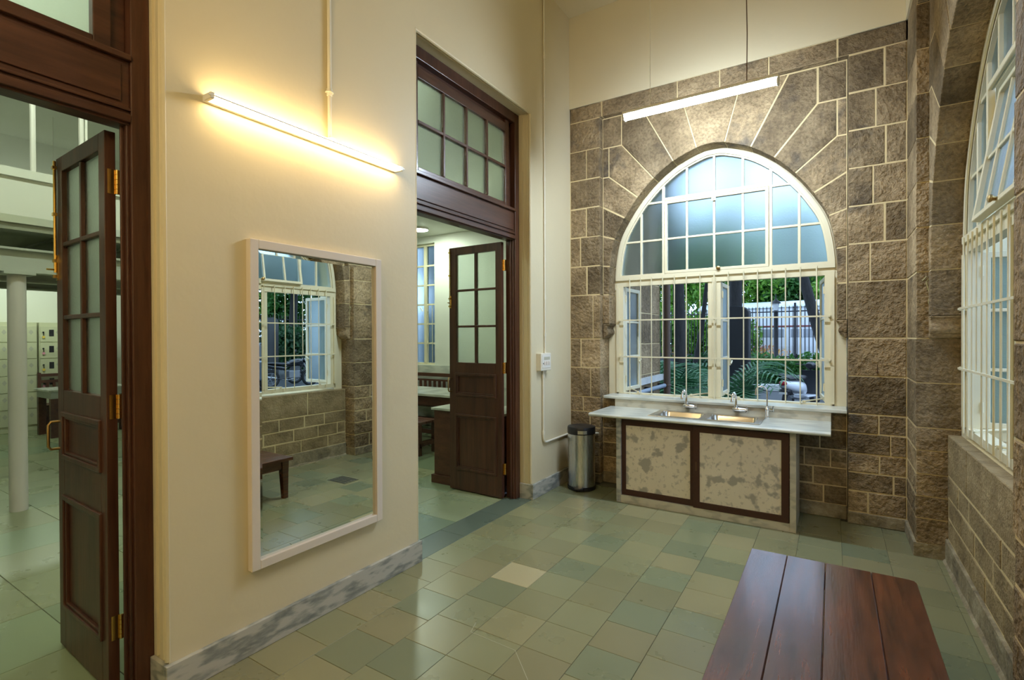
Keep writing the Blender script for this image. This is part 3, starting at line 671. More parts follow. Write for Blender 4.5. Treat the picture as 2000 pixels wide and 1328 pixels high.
# ------------------------------------------------------------------ lamps
def wall_lamp():
    t = thing('tube_light', 'glowing fluorescent tube light fixed on the cream wall above the mirror', 'light', (-2.5, 1.87, 2.722))
    MB().box(0.0, 0.022, -0.62, 0.62, -0.016, 0.016).build('batten', 'white_paint', t, bevel=0.003)
    MB().tube([(0.062, -0.60, 0), (0.062, 0.60, 0)], 0.013, 12).build('tube', 'lamp_warm', t, smooth=40)
    MB().box(0.0755, 0.0785, -0.632, 0.632, -0.0035, 0.0035).build('guard_strip', 'white_paint', t)
    for s in (-1, 1): MB().box(0.022, 0.078, s * 0.603, s * 0.622, -0.015, 0.015).build('end_cap', 'white_paint', t, bevel=0.004)
wall_lamp()
def hanging_lamp(label, y, mat):
    t = thing('hanging_light', label, 'light', (-0.95, y, 3.535))
    MB().box(-0.61, 0.61, -0.036, 0.036, 0.0, 0.028).build('housing', 'white_paint', t, bevel=0.006)
    prof = [(0.034 * math.cos(a), -0.044 * math.sin(a)) for a in np.linspace(0, math.pi, 13)]
    m = MB(); m.loops([[(x, p[0], p[1]) for p in prof] for x in (-0.59, 0.59)], closed=True); m.build('diffuser', mat, t, smooth=50)
    for s in (-1, 1): MB().box(s * 0.588, s * 0.608, -0.034, 0.034, -0.045, 0.0).build('end_cap', 'white_paint', t, bevel=0.008)
    for i, x in enumerate((-0.37, 0.385)):
        MB().tube([(x, 0, 0.028), (x + 0.004 * i, 0, 0.4), (x - 0.006 * i, 0, 1.0), (x, 0, 1.625)], 0.0022 + 0.0014 * i, 6).build('cord', 'white_paint' if i == 0 else 'rust', t)
hanging_lamp('white tube light hanging on two cords before the stone arch', 4.32, 'lamp_cool')
hanging_lamp('added unseen warm fill tube at the near end of the room', -0.9, 'lamp_rear_added')

# ------------------------------------------------------------------ conduits, switch box
def conduit(label, path, joints, r=0.010, extra=None):
    t = thing('conduit_pipe', label, 'pipe', path[-1] if path[-1][2] < path[0][2] else path[0])
    o = t.location; loc = [tuple(Vector(p) - o) for p in path]
    MB().tube(loc, r, 10).build('pipe', 'pvc', t, smooth=40)
    for c, d in joints:
        c = Vector(c) - o; d = Vector(d); MB().tube([c - d * 0.02, c + d * 0.02], r * 1.35, 10).build('coupling', 'pvc', t, smooth=40)
    return t
def arc_path(pts, R=0.05, n=5):
    out = [Vector(pts[0])]
    for i in range(1, len(pts) - 1):
        a, b, c = (Vector(p) for p in pts[i - 1:i + 2]); d0 = (a - b).normalized(); d1 = (c - b).normalized()
        for k in range(n + 1):
            q = k / n; out.append(b + d0 * R * (1 - q) ** 2 + d1 * R * q ** 2)
    out.append(Vector(pts[-1])); return [tuple(p) for p in out]
c1 = conduit('white conduit pipe running up the wall from the tube light', [(-2.488, 1.955, 2.745), (-2.488, 1.955, 5.158)], [((-2.488, 1.955, z), (0, 0, 1)) for z in (3.03, 3.9, 4.6)], 0.012)
MB().box(-0.012, 0.03, -0.02, 0.02, -0.012, 0.02).build('outlet_box', 'pvc', c1, bevel=0.006)
MB().torus((0.0, 0.0, 0.285), 0.02, 0.005, 14, 6, 'z').build('saddle', 'pvc', c1, smooth=60)
conduit('thin white conduit pipe running from the ceiling down to the switch box', [(-2.488, 4.575, 1.43), (-2.488, 4.575, 5.158)], [((-2.488, 4.575, z), (0, 0, 1)) for z in (1.62, 2.0, 2.38, 2.77, 3.2, 3.62, 4.05, 4.45)], 0.0085)
conduit('white conduit pipe bending from under the switch box into the corner', arc_path([(-2.485, 4.53, 1.257), (-2.485, 4.53, 0.52), (-2.485, 5.178, 0.52), (-2.155, 5.178, 0.545)], 0.07), [((-2.485, 4.53, 1.2), (0, 0, 1)), ((-2.485, 4.53, 0.62), (0, 0, 1))], 0.011)
t = thing('switch_box', 'small white electrical switch box on the wall by the corner', 'switch', (-2.5, 4.52, 1.345))
MB().box(0, 0.055, -0.105, 0.105, -0.088, 0.088).build('body', 'pvc', t, bevel=0.006)
MB().box(0.055, 0.059, -0.085, 0.085, -0.06, 0.07).build('face_plate', 'white_paint', t, bevel=0.002)
for k in range(3): MB().box(0.059, 0.064, -0.05 + k * 0.045, -0.02 + k * 0.045, -0.03, 0.005).build('switch', 'mirror_frame', t, bevel=0.001)
MB().box(0.059, 0.060, -0.05, 0.07, 0.02, 0.05).build('label_strip', 'sticker', t)
MB().lathe([(0.006, 0), (0.006, 0.004)], (0.059, -0.065, -0.015), 8, 'x').build('indicator', 'black_plastic', t)

# ------------------------------------------------------------------ mirror
t = thing('wall_mirror', 'tall rectangular mirror in a pale wooden frame on the cream wall', 'mirror', (-2.5, 1.89, 0.42))
ya, yb, za, zb = -0.437, 0.437, 0.0, 1.678
m = MB()
fw = 0.046
for a, b, c, d in ((ya, ya + fw, za, zb), (yb - fw, yb, za, zb), (ya + fw, yb - fw, za, za + fw), (ya + fw, yb - fw, zb - fw, zb)): m.box(0, 0.038, a, b, c, d)
m.build('frame', 'mirror_frame', t, bevel=0.003)
g = MB(); i0, i1, k0, k1 = ya + fw, yb - fw, za + fw, zb - fw; e = 0.022
g.loops([[(0.018, i0, k0), (0.018, i1, k0), (0.018, i1, k1), (0.018, i0, k1)], [(0.0195, i0 + e, k0 + e), (0.0195, i1 - e, k0 + e), (0.0195, i1 - e, k1 - e), (0.0195, i0 + e, k1 - e)]], cap0=False)
g.build('glass', 'mirror_glass', t)

# ------------------------------------------------------------------ sink unit
cab = thing('sink_cabinet', 'marble sink cabinet with two brown framed sliding doors', 'cabinet', (-1.01, 4.69, 0))
X0, X1 = -0.762, 0.760
for s, a in ((0, X0), (1, X1 - 0.045)): MB().box(a, a + 0.045, 0.0, 0.50, 0, 0.82).build('side_panel', 'marble_skirting' if s == 0 else 'marble_splash', cab, bevel=0.002)
MB().box(X0 + 0.045, X1 - 0.045, 0.006, 0.03, 0, 0.072).build('plinth', 'marble_splash', cab)
MB().box(X0 + 0.045, X1 - 0.045, 0.03, 0.48, 0.05, 0.07).build('bottom', 'marble_splash', cab)
for k, (a, b, y, hx) in enumerate(((X0 + 0.030, -0.02, 0.028, -0.04), (-0.045, X1 - 0.050, 0.000, -0.018))):
    d = MB(); frame_rect(d, a, b, 0.070, 0.800, 0.056, y, y + 0.026); dr = d.build('sliding_door', 'cabinet_wood', cab, bevel=0.002)
    MB().box(a + 0.05, b - 0.05, y + 0.008, y + 0.018, 0.12, 0.75).build('marble_panel', 'marble_blotch', dr)
    MB().box(hx - 0.006, hx + 0.006, y - 0.002, y + 0.002, 0.40, 0.48).build('finger_slot', 'rust', dr, bevel=0.001)
ct = thing('countertop', 'grey white marble worktop over the sink cabinet', 'worktop', (-1.01, 4.9, 0.822))
hx0, hx1, hy0, hy1 = -0.435, 0.475, -0.195, 0.225
m = MB(); L_, R_, F_, B_ = -1.005, 0.998, -0.30, 0.282
for a in ((L_, hx0, F_, B_), (hx1, R_, F_, B_), (hx0, hx1, F_, hy0), (hx0, hx1, hy1, B_)): m.box(a[0], a[1], a[2], a[3], 0, 0.032)
m.build('slab', 'marble_top', ct)
m = MB(); m.tube([(L_, F_, 0.016), (R_, F_, 0.016)], 0.016, 10); m.build('rounded_edge', 'marble_top', ct, smooth=60)
tag(MB().box(-1.97, -0.012, 5.182, 5.202, 0.822, 0.932).build('backsplash', 'marble_splash', bevel=0.002), 'low veined marble backsplash strip between worktop and window sill', 'backsplash')
sk = thing('kitchen_sink', 'stainless steel double bowl sink set in the marble worktop', 'sink', (-0.99, 4.915, 0.856))
rm = MB(); o = rect(-0.475, 0.475, -0.225, 0.225); 
def bowl(a, b, c, d):
    m = MB(); L_ = lambda x, z, r: [(p[0], p[1], z) for p in rounded(a + x, b - x, c + x, d - x, r)]
    m.loops([L_(0, 0.003, 0.05), L_(0.006, -0.008, 0.05), L_(0.016, -0.15, 0.05), L_(0.05, -0.175, 0.04)], cap0=False); return m
def rounded(a, b, c, d, r, n=4):
    out = []
    for cx, cy, s in ((b - r, d - r, 0), (a + r, d - r, 90), (a + r, c + r, 180), (b - r, c + r, 270)):
        for k in range(n + 1): q = math.radians(s + 90 * k / n); out.append((cx + r * math.cos(q), cy + r * math.sin(q)))
    return out
for a, b in ((-0.43, -0.025), (0.025, 0.43)):
    bl = bowl(a, b, -0.175, 0.165).build('bowl', 'sink_steel', sk, smooth=50)
    MB().lathe([(0.04, -0.1748), (0.04, -0.171), (0.025, -0.173)], ((a + b) / 2, 0.02, 0), 16).build('drain', 'chrome', bl, smooth=40)
m = MB()
for a in ((-0.475, -0.425, -0.225, 0.225), (-0.03, 0.03, -0.18, 0.17), (0.425, 0.475, -0.225, 0.225), (-0.43, 0.43, -0.225, -0.17), (-0.43, 0.43, 0.16, 0.225)): m.box(a[0], a[1], a[2], a[3], -0.001 + 0.001, 0.0045)
m.build('rim', 'sink_steel', sk, bevel=0.002)
def mixer(x, label):
    t = thing('water_tap', label, 'tap', (x, 5.183, 0.915))
    MB().tube([(0, 0, 0), (0, -0.045, 0)], [0.026, 0.020], 14).build('wall_flange', 'chrome', t, smooth=40)
    MB().tube([(-0.03, -0.055, 0), (-0.012, -0.055, 0), (0.0, -0.055, 0), (0.05, -0.055, 0), (0.075, -0.055, 0)], [0.014, 0.018, 0.021, 0.017, 0.014], 14).build('body', 'chrome', t, smooth=40)
    p = [(0, -0.055, 0.0), (0, -0.055, 0.035), (0, -0.055, 0.10)] + [(-0.02 * k / 6, -0.055 - 0.045 * (1 - math.cos(math.pi * k / 6)), 0.10 + 0.055 * math.sin(math.pi * k / 6)) for k in range(1, 7)] + [(-0.022, -0.145, 0.075)]
    MB().tube(p, [0.015, 0.012] + [0.011] * (len(p) - 4) + [0.012, 0.014], 12).build('spout', 'chrome', t, smooth=40)
    MB().tube([(0, -0.055, 0.02), (0, -0.055, 0.04)], 0.018, 14).build('collar', 'chrome', t, smooth=40)
    m = MB(); m.tube([(0.075, -0.055, 0), (0.10, -0.055, 0)], 0.012, 12)
    for dy, dz in ((0.022, 0.022), (-0.022, 0.022)): m.tube([(0.09, -0.055 - dy, -dz), (0.09, -0.055 + dy, dz)], 0.006, 8)
    m.build('cross_handle', 'chrome', t, smooth=40)
mixer(-1.215, 'chrome swan neck tap over the left bowl of the sink')
mixer(-0.765, 'chrome swan neck tap over the right bowl of the sink')
t = thing('filter_tap', 'slender chrome gooseneck tap standing right of the double sink', 'tap', (-0.505, 5.14, 0.854))
MB().lathe([(0.024, 0), (0.024, 0.006), (0.016, 0.012), (0.013, 0.05), (0.017, 0.06), (0.017, 0.09), (0.009, 0.10)], n=16).build('base', 'chrome', t, smooth=40)
p = [(0, 0, 0.09), (0, 0, 0.24)] + [(-0.045 + 0.045 * math.cos(a), -0.02 * (a / math.pi), 0.24 + 0.045 * math.sin(a)) for a in np.linspace(0.25, math.pi, 9)] + [(-0.092, -0.02, 0.205)]
MB().tube(p, 0.0065, 10).build('spout', 'chrome', t, smooth=40)
m = MB(); m.tube([(0.01, 0, 0.075), (0.05, -0.005, 0.075)], 0.008, 8); m.tube([(0.05, -0.005, 0.06), (0.052, -0.005, 0.11)], 0.007, 8); m.build('lever', 'chrome', t, smooth=40)

# ------------------------------------------------------------------ pedal bin
t = thing('pedal_bin', 'cylindrical stainless steel pedal bin with black lid in the corner', 'bin', (-2.245, 4.925, 0))
MB().lathe([(0.143, 0.0), (0.149, 0.006), (0.149, 0.035), (0.144, 0.04)], n=40).build('base_ring', 'black_plastic', t, smooth=40)
MB().lathe([(0.142, 0.036), (0.142, 0.585)], n=40).build('body', 'brushed_steel', t, smooth=40)
MB().lathe([(0.144, 0.580), (0.147, 0.585), (0.147, 0.640), (0.142, 0.655), (0.10, 0.664), (0.0, 0.667)], n=40).build('lid', 'black_plastic', t, smooth=30)
m = MB(); a0 = math.radians(-62); m.loops([[(0.148 * math.cos(a0 + q) * k, 0.148 * math.sin(a0 + q) * k, z) for q in np.linspace(-0.32, 0.32, 7)] + [(0.1482 * math.cos(a0 + q) * k2, 0.1482 * math.sin(a0 + q) * k2, z) for q in np.linspace(0.32, -0.32, 7)] for z, k, k2 in ((0.592, 1.006, 0.97), (0.626, 1.006, 0.97))]); m.build('lid_badge', 'brushed_steel', t, smooth=40)
a = math.radians(-78); c_, s_ = math.cos(a), math.sin(a)
m = MB(); R_ = lambda r, q: (r * c_ - q * s_, r * s_ + q * c_)
m.loops([[(*R_(r, q), z) for r, q in ((0.13, -0.055), (0.18, -0.05), (0.192, -0.03), (0.192, 0.03), (0.18, 0.05), (0.13, 0.055))] for z in (0.022, 0.045)])
m.build('pedal', 'black_plastic', t, bevel=0.006)

# ------------------------------------------------------------------ low table in the foreground
t = thing('low_table', 'low reddish brown wooden plank table in the foreground', 'table', (-0.021, 2.27, 0))
x = [-0.366, -0.188, -0.012, 0.185, 0.366]; L2 = 0.862
for k in range(4):
    a, b = x[k] + 0.0007, x[k + 1] - 0.0007; pts = rect(a, b, -L2, L2)
    if k == 3: pts = [(a, -L2), (b - 0.03, -L2), (b - 0.008, -L2 + 0.008), (b, -L2 + 0.03), (b, L2 - 0.03), (b - 0.008, L2 - 0.008), (b - 0.03, L2), (a, L2)]
    m = MB(); m.loops([[(u, v, 0.375) for u, v in pts], [(u, v, 0.401) for u, v in pts], [(u, v, 0.405) for u, v in inset(pts, 0.003)]]); m.build('plank', 'table_wood', t)
for s in (-1, 1):
    MB().box(s * 0.300, s * 0.325, -L2 + 0.08, L2 - 0.08, 0.29, 0.376).build('apron', 'table_wood', t, bevel=0.003)
    MB().box(-0.30, 0.30, s * (L2 - 0.075), s * (L2 - 0.05), 0.29, 0.376).build('apron', 'table_wood', t, bevel=0.003)
    for q in (-1, 1):
        cx, cy = s * 0.305, q * (L2 - 0.065); m = MB()
        sq = lambda h, ox, oy, z: [(cx + ox + dx * h, cy + oy + dy * h, z) for dx, dy in ((-1, -1), (1, -1), (1, 1), (-1, 1))]
        m.loops([sq(0.024, s * 0.006, q * 0.004, 0.0), sq(0.032, 0, 0, 0.25), sq(0.036, 0, 0, 0.376)]); m.build('leg', 'table_wood', t, bevel=0.003)

# ------------------------------------------------------------------ small things on the stone
t = thing('wire_loop', 'thin frayed wire looped on the stone pier beside the right window', 'wire', (0.565, 4.66, 1.86))
m = MB(); m.tube([(-0.02, -0.004, 0.13), (0.0, -0.012, 0.16), (0.012, -0.008, 0.14), (0.0, -0.006, 0.12), (0.01, -0.008, 0.07), (0.02, -0.006, 0.03), (0.012, -0.006, -0.02), (0.02, -0.005, -0.06)], 0.003, 6); m.build('strand', 'wire', t, smooth=60)
t = thing('rusty_nail', 'rusty nail in the stone right of the sink window', 'nail', (0.312, 5.197, 1.30))
m = MB(); m.tube([(0, 0.0, 0), (0, -0.02, 0.002), (0, -0.022, 0.06)], 0.003, 6); m.lathe([(0.008, -0.004), (0.010, 0.0), (0.006, 0.01)], (0, -0.008, -0.008), 8); m.build('shank', 'rust', t)

# ------------------------------------------------------------------ the locker room behind the doorways
wl = MB(); wl.box(-12.4, -12.2, -1.6, 7.3, 0, 5.16); struct(wl.build('wall_left', 'plaster_cool'), 'white end wall behind the lockers', 'wall')
wl = MB(); wx0, wx1, wz0, wz1 = -6.90, -6.06, 1.09, 3.30
wl.box(-12.2, wx0, 7.0, 7.3, 0, 5.16); wl.box(wx1, -2.5, 7.0, 7.3, 0, 5.16); wl.box(wx0, wx1, 7.0, 7.3, 0, wz0); wl.box(wx0, wx1, 7.0, 7.3, wz1, 5.16)
wf = struct(wl.build('wall_back', 'plaster_cool'), 'white wall with tall window seen through the far doorway', 'wall')
MB().box(-12.2, -2.75, 6.978, 7.0, 0, 1.09).build('marble_dado', 'marble_top', wf)
struct(MB().box(-12.4, -2.75, -1.8, -1.6, 0, 5.16).build('wall_front', 'plaster_cool'), 'white side wall of the locker room', 'wall')
struct(MB().box(-12.4, -2.75, -1.8, 7.3, 5.16, 5.3).build('ceiling', 'plaster_cool'), 'white ceiling of the locker room', 'ceiling')
struct(MB().box(-8.6, -2.752, 5.15, 6.998, 3.42, 3.58).build('ceiling', 'plaster_cool'), 'low white gallery ceiling with a round lamp beyond the far doorway', 'ceiling')
# window_3
W3 = struct(empty('window_3', (wx0, 7.08, wz0)), 'tall cream framed window with frosted panes in the locker room', 'window'); ww, wh = wx1 - wx0, wz1 - wz0
f = MB(); frame_rect(f, 0, ww, 0, wh, 0.04, 0, 0.06); f.build('frame', 'cream_paint', W3)
xs3 = [0.04, 0.285, 0.555, ww - 0.04]; zs3 = [0.04 + (wh - 0.08) * k / 6 for k in range(7)]
for x_ in xs3[1:-1]: MB().box(x_ - 0.03, x_ + 0.03, -0.01, 0.05, 0.04, wh - 0.04).build('mullion', 'cream_paint', W3)
for z_ in zs3[1:-1]: MB().box(0.04, ww - 0.04, 0, 0.04, z_ - 0.015, z_ + 0.015).build('glazing_bar', 'cream_paint', W3)
for i in range(3):
    for j in range(6): pane(rect(xs3[i], xs3[i + 1], zs3[j], zs3[j + 1]), W3, 0.02)
for x_ in (0.50, 0.62): MB().tube([(x_, -0.02, 1.0), (x_ + 0.02, -0.04, 0.98), (x_ + 0.035 * (1 if x_ > 0.55 else -1), -0.05, 1.06)], 0.012, 6).build('handle', 'white_paint', W3)
for x_ in (0.64, 0.74): MB().tube([(x_, -0.03, 0.03), (x_, -0.03, 1.1)], 0.006, 6).build('grille_bar', 'cream_paint', W3)
# lamps
t = thing('ceiling_light', 'glowing round ceiling lamp beyond the far doorway', 'light', (-5.83, 6.38, 3.42))
MB().lathe([(0.13, -0.035), (0.14, -0.03), (0.14, 0.0)], n=24).build('rim', 'white_paint', t, smooth=40); MB().lathe([(0.0, -0.045), (0.125, -0.038), (0.125, -0.034)], n=24).build('diffuser', 'lamp_far', t, smooth=60)
for k, (x_, y_, z_) in enumerate(((-4.6, 0.6, 4.55), (-4.6, 3.6, 4.55), (-10.6, 2.6, 3.3))):
    t = thing('ceiling_light', ('tube light hung high in the locker room behind the near doorway', 'tube light hung high in the locker room between the doorways', 'tube light over the lockers behind the gallery')[k], 'light', (x_, y_, z_), group='locker room tube lights')
    MB().box(-0.03, 0.03, -0.62, 0.62, 0.0, 0.03).build('housing', 'white_paint', t); MB().tube([(0, -0.6, -0.02), (0, 0.6, -0.02)], 0.02, 10).build('tube', 'lamp_far', t, smooth=60)
    for s in (-1, 1): MB().tube([(0, s * 0.4, 0.03), (0, s * 0.4, 5.155 - z_)], 0.003, 5).build('cord', 'white_paint', t)
# gallery on steel beams
g = thing('mezzanine', 'steel framed gallery with cream parapet inside the locker room', 'mezzanine', (-6.32, 2.0, 0))
MB().box(-2.4, 0.0, -3.6, 3.1, 2.66, 2.73).build('deck_edge', 'galvanised', g); MB().box(-2.4, -0.03, -3.6, 3.1, 2.60, 2.66).build('deck', 'steel_deck', g)
MB().box(-0.09, -0.02, -3.6, 3.1, 2.73, 3.08).build('parapet', 'plaster_cool', g); MB().box(-0.12, 0.015, -3.6, 3.1, 3.08, 3.16).build('coping', 'plaster_cool', g)
for x_ in (-0.10, -1.2, -2.3):
    b = MB(); b.box(x_ - 0.06, x_ + 0.06, -3.6, 3.1, 2.215, 2.235); b.box(x_ - 0.01, x_ + 0.01, -3.6, 3.1, 2.235, 2.42); b.box(x_ - 0.06, x_ + 0.06, -3.6, 3.1, 2.42, 2.44); b.build('main_beam', 'far_grey', g)
for y_ in np.arange(-3.2, 3.0, 0.62):
    b = MB(); b.box(-2.36, -0.04, y_ - 0.04, y_ + 0.04, 2.44, 2.455); b.box(-2.36, -0.04, y_ - 0.006, y_ + 0.006, 2.455, 2.585); b.box(-2.36, -0.04, y_ - 0.04, y_ + 0.04, 2.585, 2.60); b.build('joist', 'steel_deck', g)
for k, y_ in enumerate((-0.345, 0.02, 0.06, 0.75)): MB().tube([(-0.045, y_, 3.16), (-0.045, y_, 5.0)], 0.022 if k != 2 else 0.012, 8).build('post', 'white_paint', g, smooth=40)
MB().box(-0.5, -0.42, -3.6, 3.1, 4.4, 5.1).build('upper_band', 'plaster_cool', g)
t = thing('steel_column', 'white painted round steel column carrying the gallery', 'column', (-6.42, 1.545, 0))
MB().lathe([(0.066, 0.0), (0.066, 2.19)], n=24).build('shaft', 'column_paint', t, smooth=40); MB().box(-0.11, 0.11, -0.11, 0.11, 2.19, 2.212).build('cap_plate', 'far_grey', t)
# lockers
def locker(y0, width, cols, label, x=-12.19):
    t = thing('locker_unit', label, 'locker', (x, y0, 0), group='cream steel lockers along the end wall'); H, D = 1.88, 0.42
    MB().box(0, D, 0, width, 0.0, H).build('body', 'locker_paint', t, bevel=0.004)
    cw = width / cols; rows = 6; rh = (H - 0.16) / rows
    for c in range(cols):
        for r in range(rows):
            a, z = c * cw + 0.012, 0.10 + r * rh + 0.006; d = MB().box(D, D + 0.014, a, a + cw - 0.024, z, z + rh - 0.012).build('locker_door', 'locker_paint', t, bevel=0.003)
            MB().box(D + 0.014, D + 0.017, a + 0.12, a + 0.185, z + 0.10, z + 0.215).build('vision_slot', 'locker_window', d)
            m = MB(); m.lathe([(0.012, 0), (0.012, 0.02)], (D + 0.014, a + 0.04, z + 0.17), 8, 'x'); m.tube([(D + 0.034, a + 0.04, z + 0.17), (D + 0.03, a + 0.042, z + 0.11)], 0.006, 5); m.build('lock', 'iron', d)
            MB().lathe([(0.022, 0), (0.022, 0.006)], (D + 0.026, a + 0.042, z + 0.085), 10, 'x').build('key_tag', 'tag_%d' % ((c * 3 + r * 5 + (0 if r > 3 else 2)) % 4), d)
            m = MB(); m.loops([[(xx, a + 0.245 + q * 0.032, z + 0.17 + w_ * 0.045) for q, w_ in ((-1, 0), (0, -1), (1, 0), (0, 1))] for xx in (D + 0.014, D + 0.0155)]) if cw > 0.3 else m.box(D + 0.014, D + 0.0155, a + 0.2, a + 0.25, z + 0.12, z + 0.2); m.build('emblem', 'sticker', d)
locker(2.41, 0.68, 2, 'cream steel locker unit partly hidden by the round column')
locker(3.115, 0.98, 3, 'cream steel locker unit behind the desk and chair')
locker(1.42, 0.96, 3, 'cream steel locker unit left of the round column')
# desk and chair by the lockers
t = thing('desk', 'small white topped desk with dark legs before the lockers', 'desk', (-10.88, 3.45, 0))
MB().box(-0.35, 0.35, -0.55, 0.55, 0.745, 0.775).build('top', 'marble_top', t, bevel=0.004); MB().box(-0.32, 0.32, -0.52, 0.52, 0.63, 0.745).build('apron', 'far_grey', t)
for sx in (-1, 1):
    for sy in (-1, 1): MB().box(sx * 0.24, sx * 0.32, sy * 0.42, sy * 0.52, 0, 0.63).build('leg', 'far_wood', t)
    MB().box(sx * 0.26, sx * 0.30, -0.45, 0.45, 0.12, 0.18).build('rail', 'far_wood', t)
def slat_chair(loc, rz, label):
    t = thing('wooden_chair', label, 'chair', loc, rz)
    MB().box(-0.22, 0.22, -0.22, 0.22, 0.42, 0.46).build('seat', 'far_wood', t, bevel=0.005)
    for sx in (-1, 1):
        MB().box(sx * 0.18, sx * 0.22, -0.22, -0.18, 0, 0.42).build('leg', 'far_wood', t); MB().box(sx * 0.18, sx * 0.225, 0.18, 0.222, 0, 1.0).build('leg', 'far_wood', t)
    for z in (0.68, 0.82, 0.93): MB().box(-0.19, 0.19, 0.19, 0.212, z, z + 0.05).build('back_rail', 'far_wood', t)
    for x_ in (-0.09, 0.0, 0.09): MB().box(x_ - 0.02, x_ + 0.02, 0.195, 0.208, 0.72, 0.83).build('slat', 'far_wood', t)
slat_chair((-11.52, 3.30, 0), math.radians(90), 'brown slatted wooden chair between desk and lockers')
# bench, table and cupboard beyond the far doorway
t = thing('long_table', 'long dark wooden table with marble top beyond the far doorway', 'table', (-5.35, 6.02, 0))
MB().box(-0.95, 0.95, -0.42, 0.42, 0.735, 0.77).build('top', 'marble_top', t, bevel=0.004); MB().box(-0.88, 0.88, -0.36, 0.36, 0.60, 0.735).build('apron', 'far_wood', t)
for sx in (-1, 1):
    for sy in (-1, 1): MB().box(sx * 0.80, sx * 0.88, sy * 0.28, sy * 0.36, 0, 0.60).build('leg', 'far_wood', t)
MB().box(-0.84, 0.84, -0.03, 0.03, 0.10, 0.16).build('stretcher', 'far_wood', t)
def bench(loc, rz, label, back=True, ln=1.8):
    t = thing('wooden_bench', label, 'bench', loc, rz); h = ln / 2
    for k in range(3): MB().box(-h, h, -0.20 + 0.135 * k, -0.075 + 0.135 * k, 0.42, 0.45).build('seat_slat', 'far_wood', t)
    for s in (-1, 1):
        MB().box(s * (h - 0.08), s * h, -0.20, -0.13, 0, 0.42).build('leg', 'far_wood', t); MB().box(s * (h - 0.08), s * h, 0.15, 0.205, 0, 1.0 if back else 0.42).build('leg', 'far_wood', t)
        MB().box(s * (h - 0.07), s * (h - 0.01), -0.14, 0.16, 0.12, 0.18).build('side_rail', 'far_wood', t)
    MB().box(-h, h, 0.16, 0.19, 0.10, 0.17).build('stretcher', 'far_wood', t)
    if back:
        MB().box(-h, h, 0.16, 0.20, 0.90, 0.96).build('top_rail', 'far_wood', t); MB().box(-h, h, 0.16, 0.20, 0.56, 0.62).build('back_rail', 'far_wood', t); MB().box(-h, h, 0.165, 0.195, 0.82, 0.85).build('back_rail', 'far_wood', t)
        for x_ in np.arange(-h + 0.12, h - 0.05, 0.11): MB().box(x_ - 0.025, x_ + 0.025, 0.17, 0.188, 0.62, 0.83).build('back_slat', 'far_wood', t)
bench((-5.75, 6.72, 0), 0, 'slat backed wooden bench against the marble dado of the far wall')
bench((-5.55, 5.28, 0), math.pi, 'backless wooden bench on the near side of the marble table', False, 1.75)
t = thing('low_cupboard', 'low dark wooden cupboard with marble top behind the open door leaf', 'cupboard', (-3.42, 4.52, 0))
MB().box(-0.30, 0.62, -0.24, 0.24, 0.09, 0.80).build('body', 'far_wood', t, bevel=0.004); MB().box(-0.325, 0.64, -0.265, 0.25, 0.80, 0.825).build('top', 'marble_top', t, bevel=0.003); MB().box(-0.325, 0.63, -0.265, 0.24, 0.0, 0.09).build('plinth', 'far_wood', t, bevel=0.004)

# ------------------------------------------------------------------ outdoors
GZ = -0.1
g = MB(); g.box(-2.0, 60, 5.78, 70, GZ - 0.1, GZ); g.box(1.08, 60, -20, 5.78, GZ - 0.1, GZ); g.box(-40, -2.0, 7.3, 70, GZ - 0.1, GZ)
struct(g.build('ground', 'asphalt'), 'dark paved yard outside the windows', 'ground')
# projecting wing of the building, left of the sink window
wing = struct(MB().box(-2.5, -2.086, 5.77, 7.25, GZ, 6.5).build('wall_side', 'mortar'), 'dark stone wing of the building outside the sink window', 'wall')
for r in range(12):
    z0 = GZ + 0.40 * r; js = [5.77, 6.25 if r % 2 else 6.5, 6.8 if r % 2 else 7.0, 7.25]
    for k in range(3):
        m = MB(); a, b_, c, d = js[k] + 0.005, js[k + 1] - 0.005, z0 + 0.005, z0 + 0.395; m.box(-2.18, -2.08 + random.uniform(-0.004, 0.004), a, b_, c, d); m.build('stone', 'basalt', wing, bevel=0.006, seg=1)
MB().box(-2.09, -2.035, 5.77, 7.28, 0.98, 1.06).build('ledge', 'kerb', wing)
t = thing('drain_pipe', 'brown vertical drain pipe at the corner of the stone wing', 'pipe', (-2.0, 7.31, GZ))
MB().tube([(0, 0, 0), (0, 0, 6.4)], 0.05, 12).build('pipe', 'drain_brown', t, smooth=40)
for z in (1.0, 2.6, 4.2): MB().torus((0, 0, z), 0.052, 0.012, 14, 6, 'z').build('collar', 'drain_brown', t, smooth=60)
for k, z in enumerate((0.90, 0.72)):
    t = thing('water_pipe', ('upper' if k == 0 else 'lower') + ' blue grey water pipe running along the stone wing', 'pipe', (-2.02, 5.8, z)); MB().tube([(0, 0, 0), (0, 1.45, 0)], 0.03, 10).build('pipe', 'pipe_blue_grey', t, smooth=40)
    for y in (0.1, 0.75, 1.35): MB().box(-0.06, 0.005, y - 0.012, y + 0.012, -0.036, 0.036).build('clip', 'iron', t)

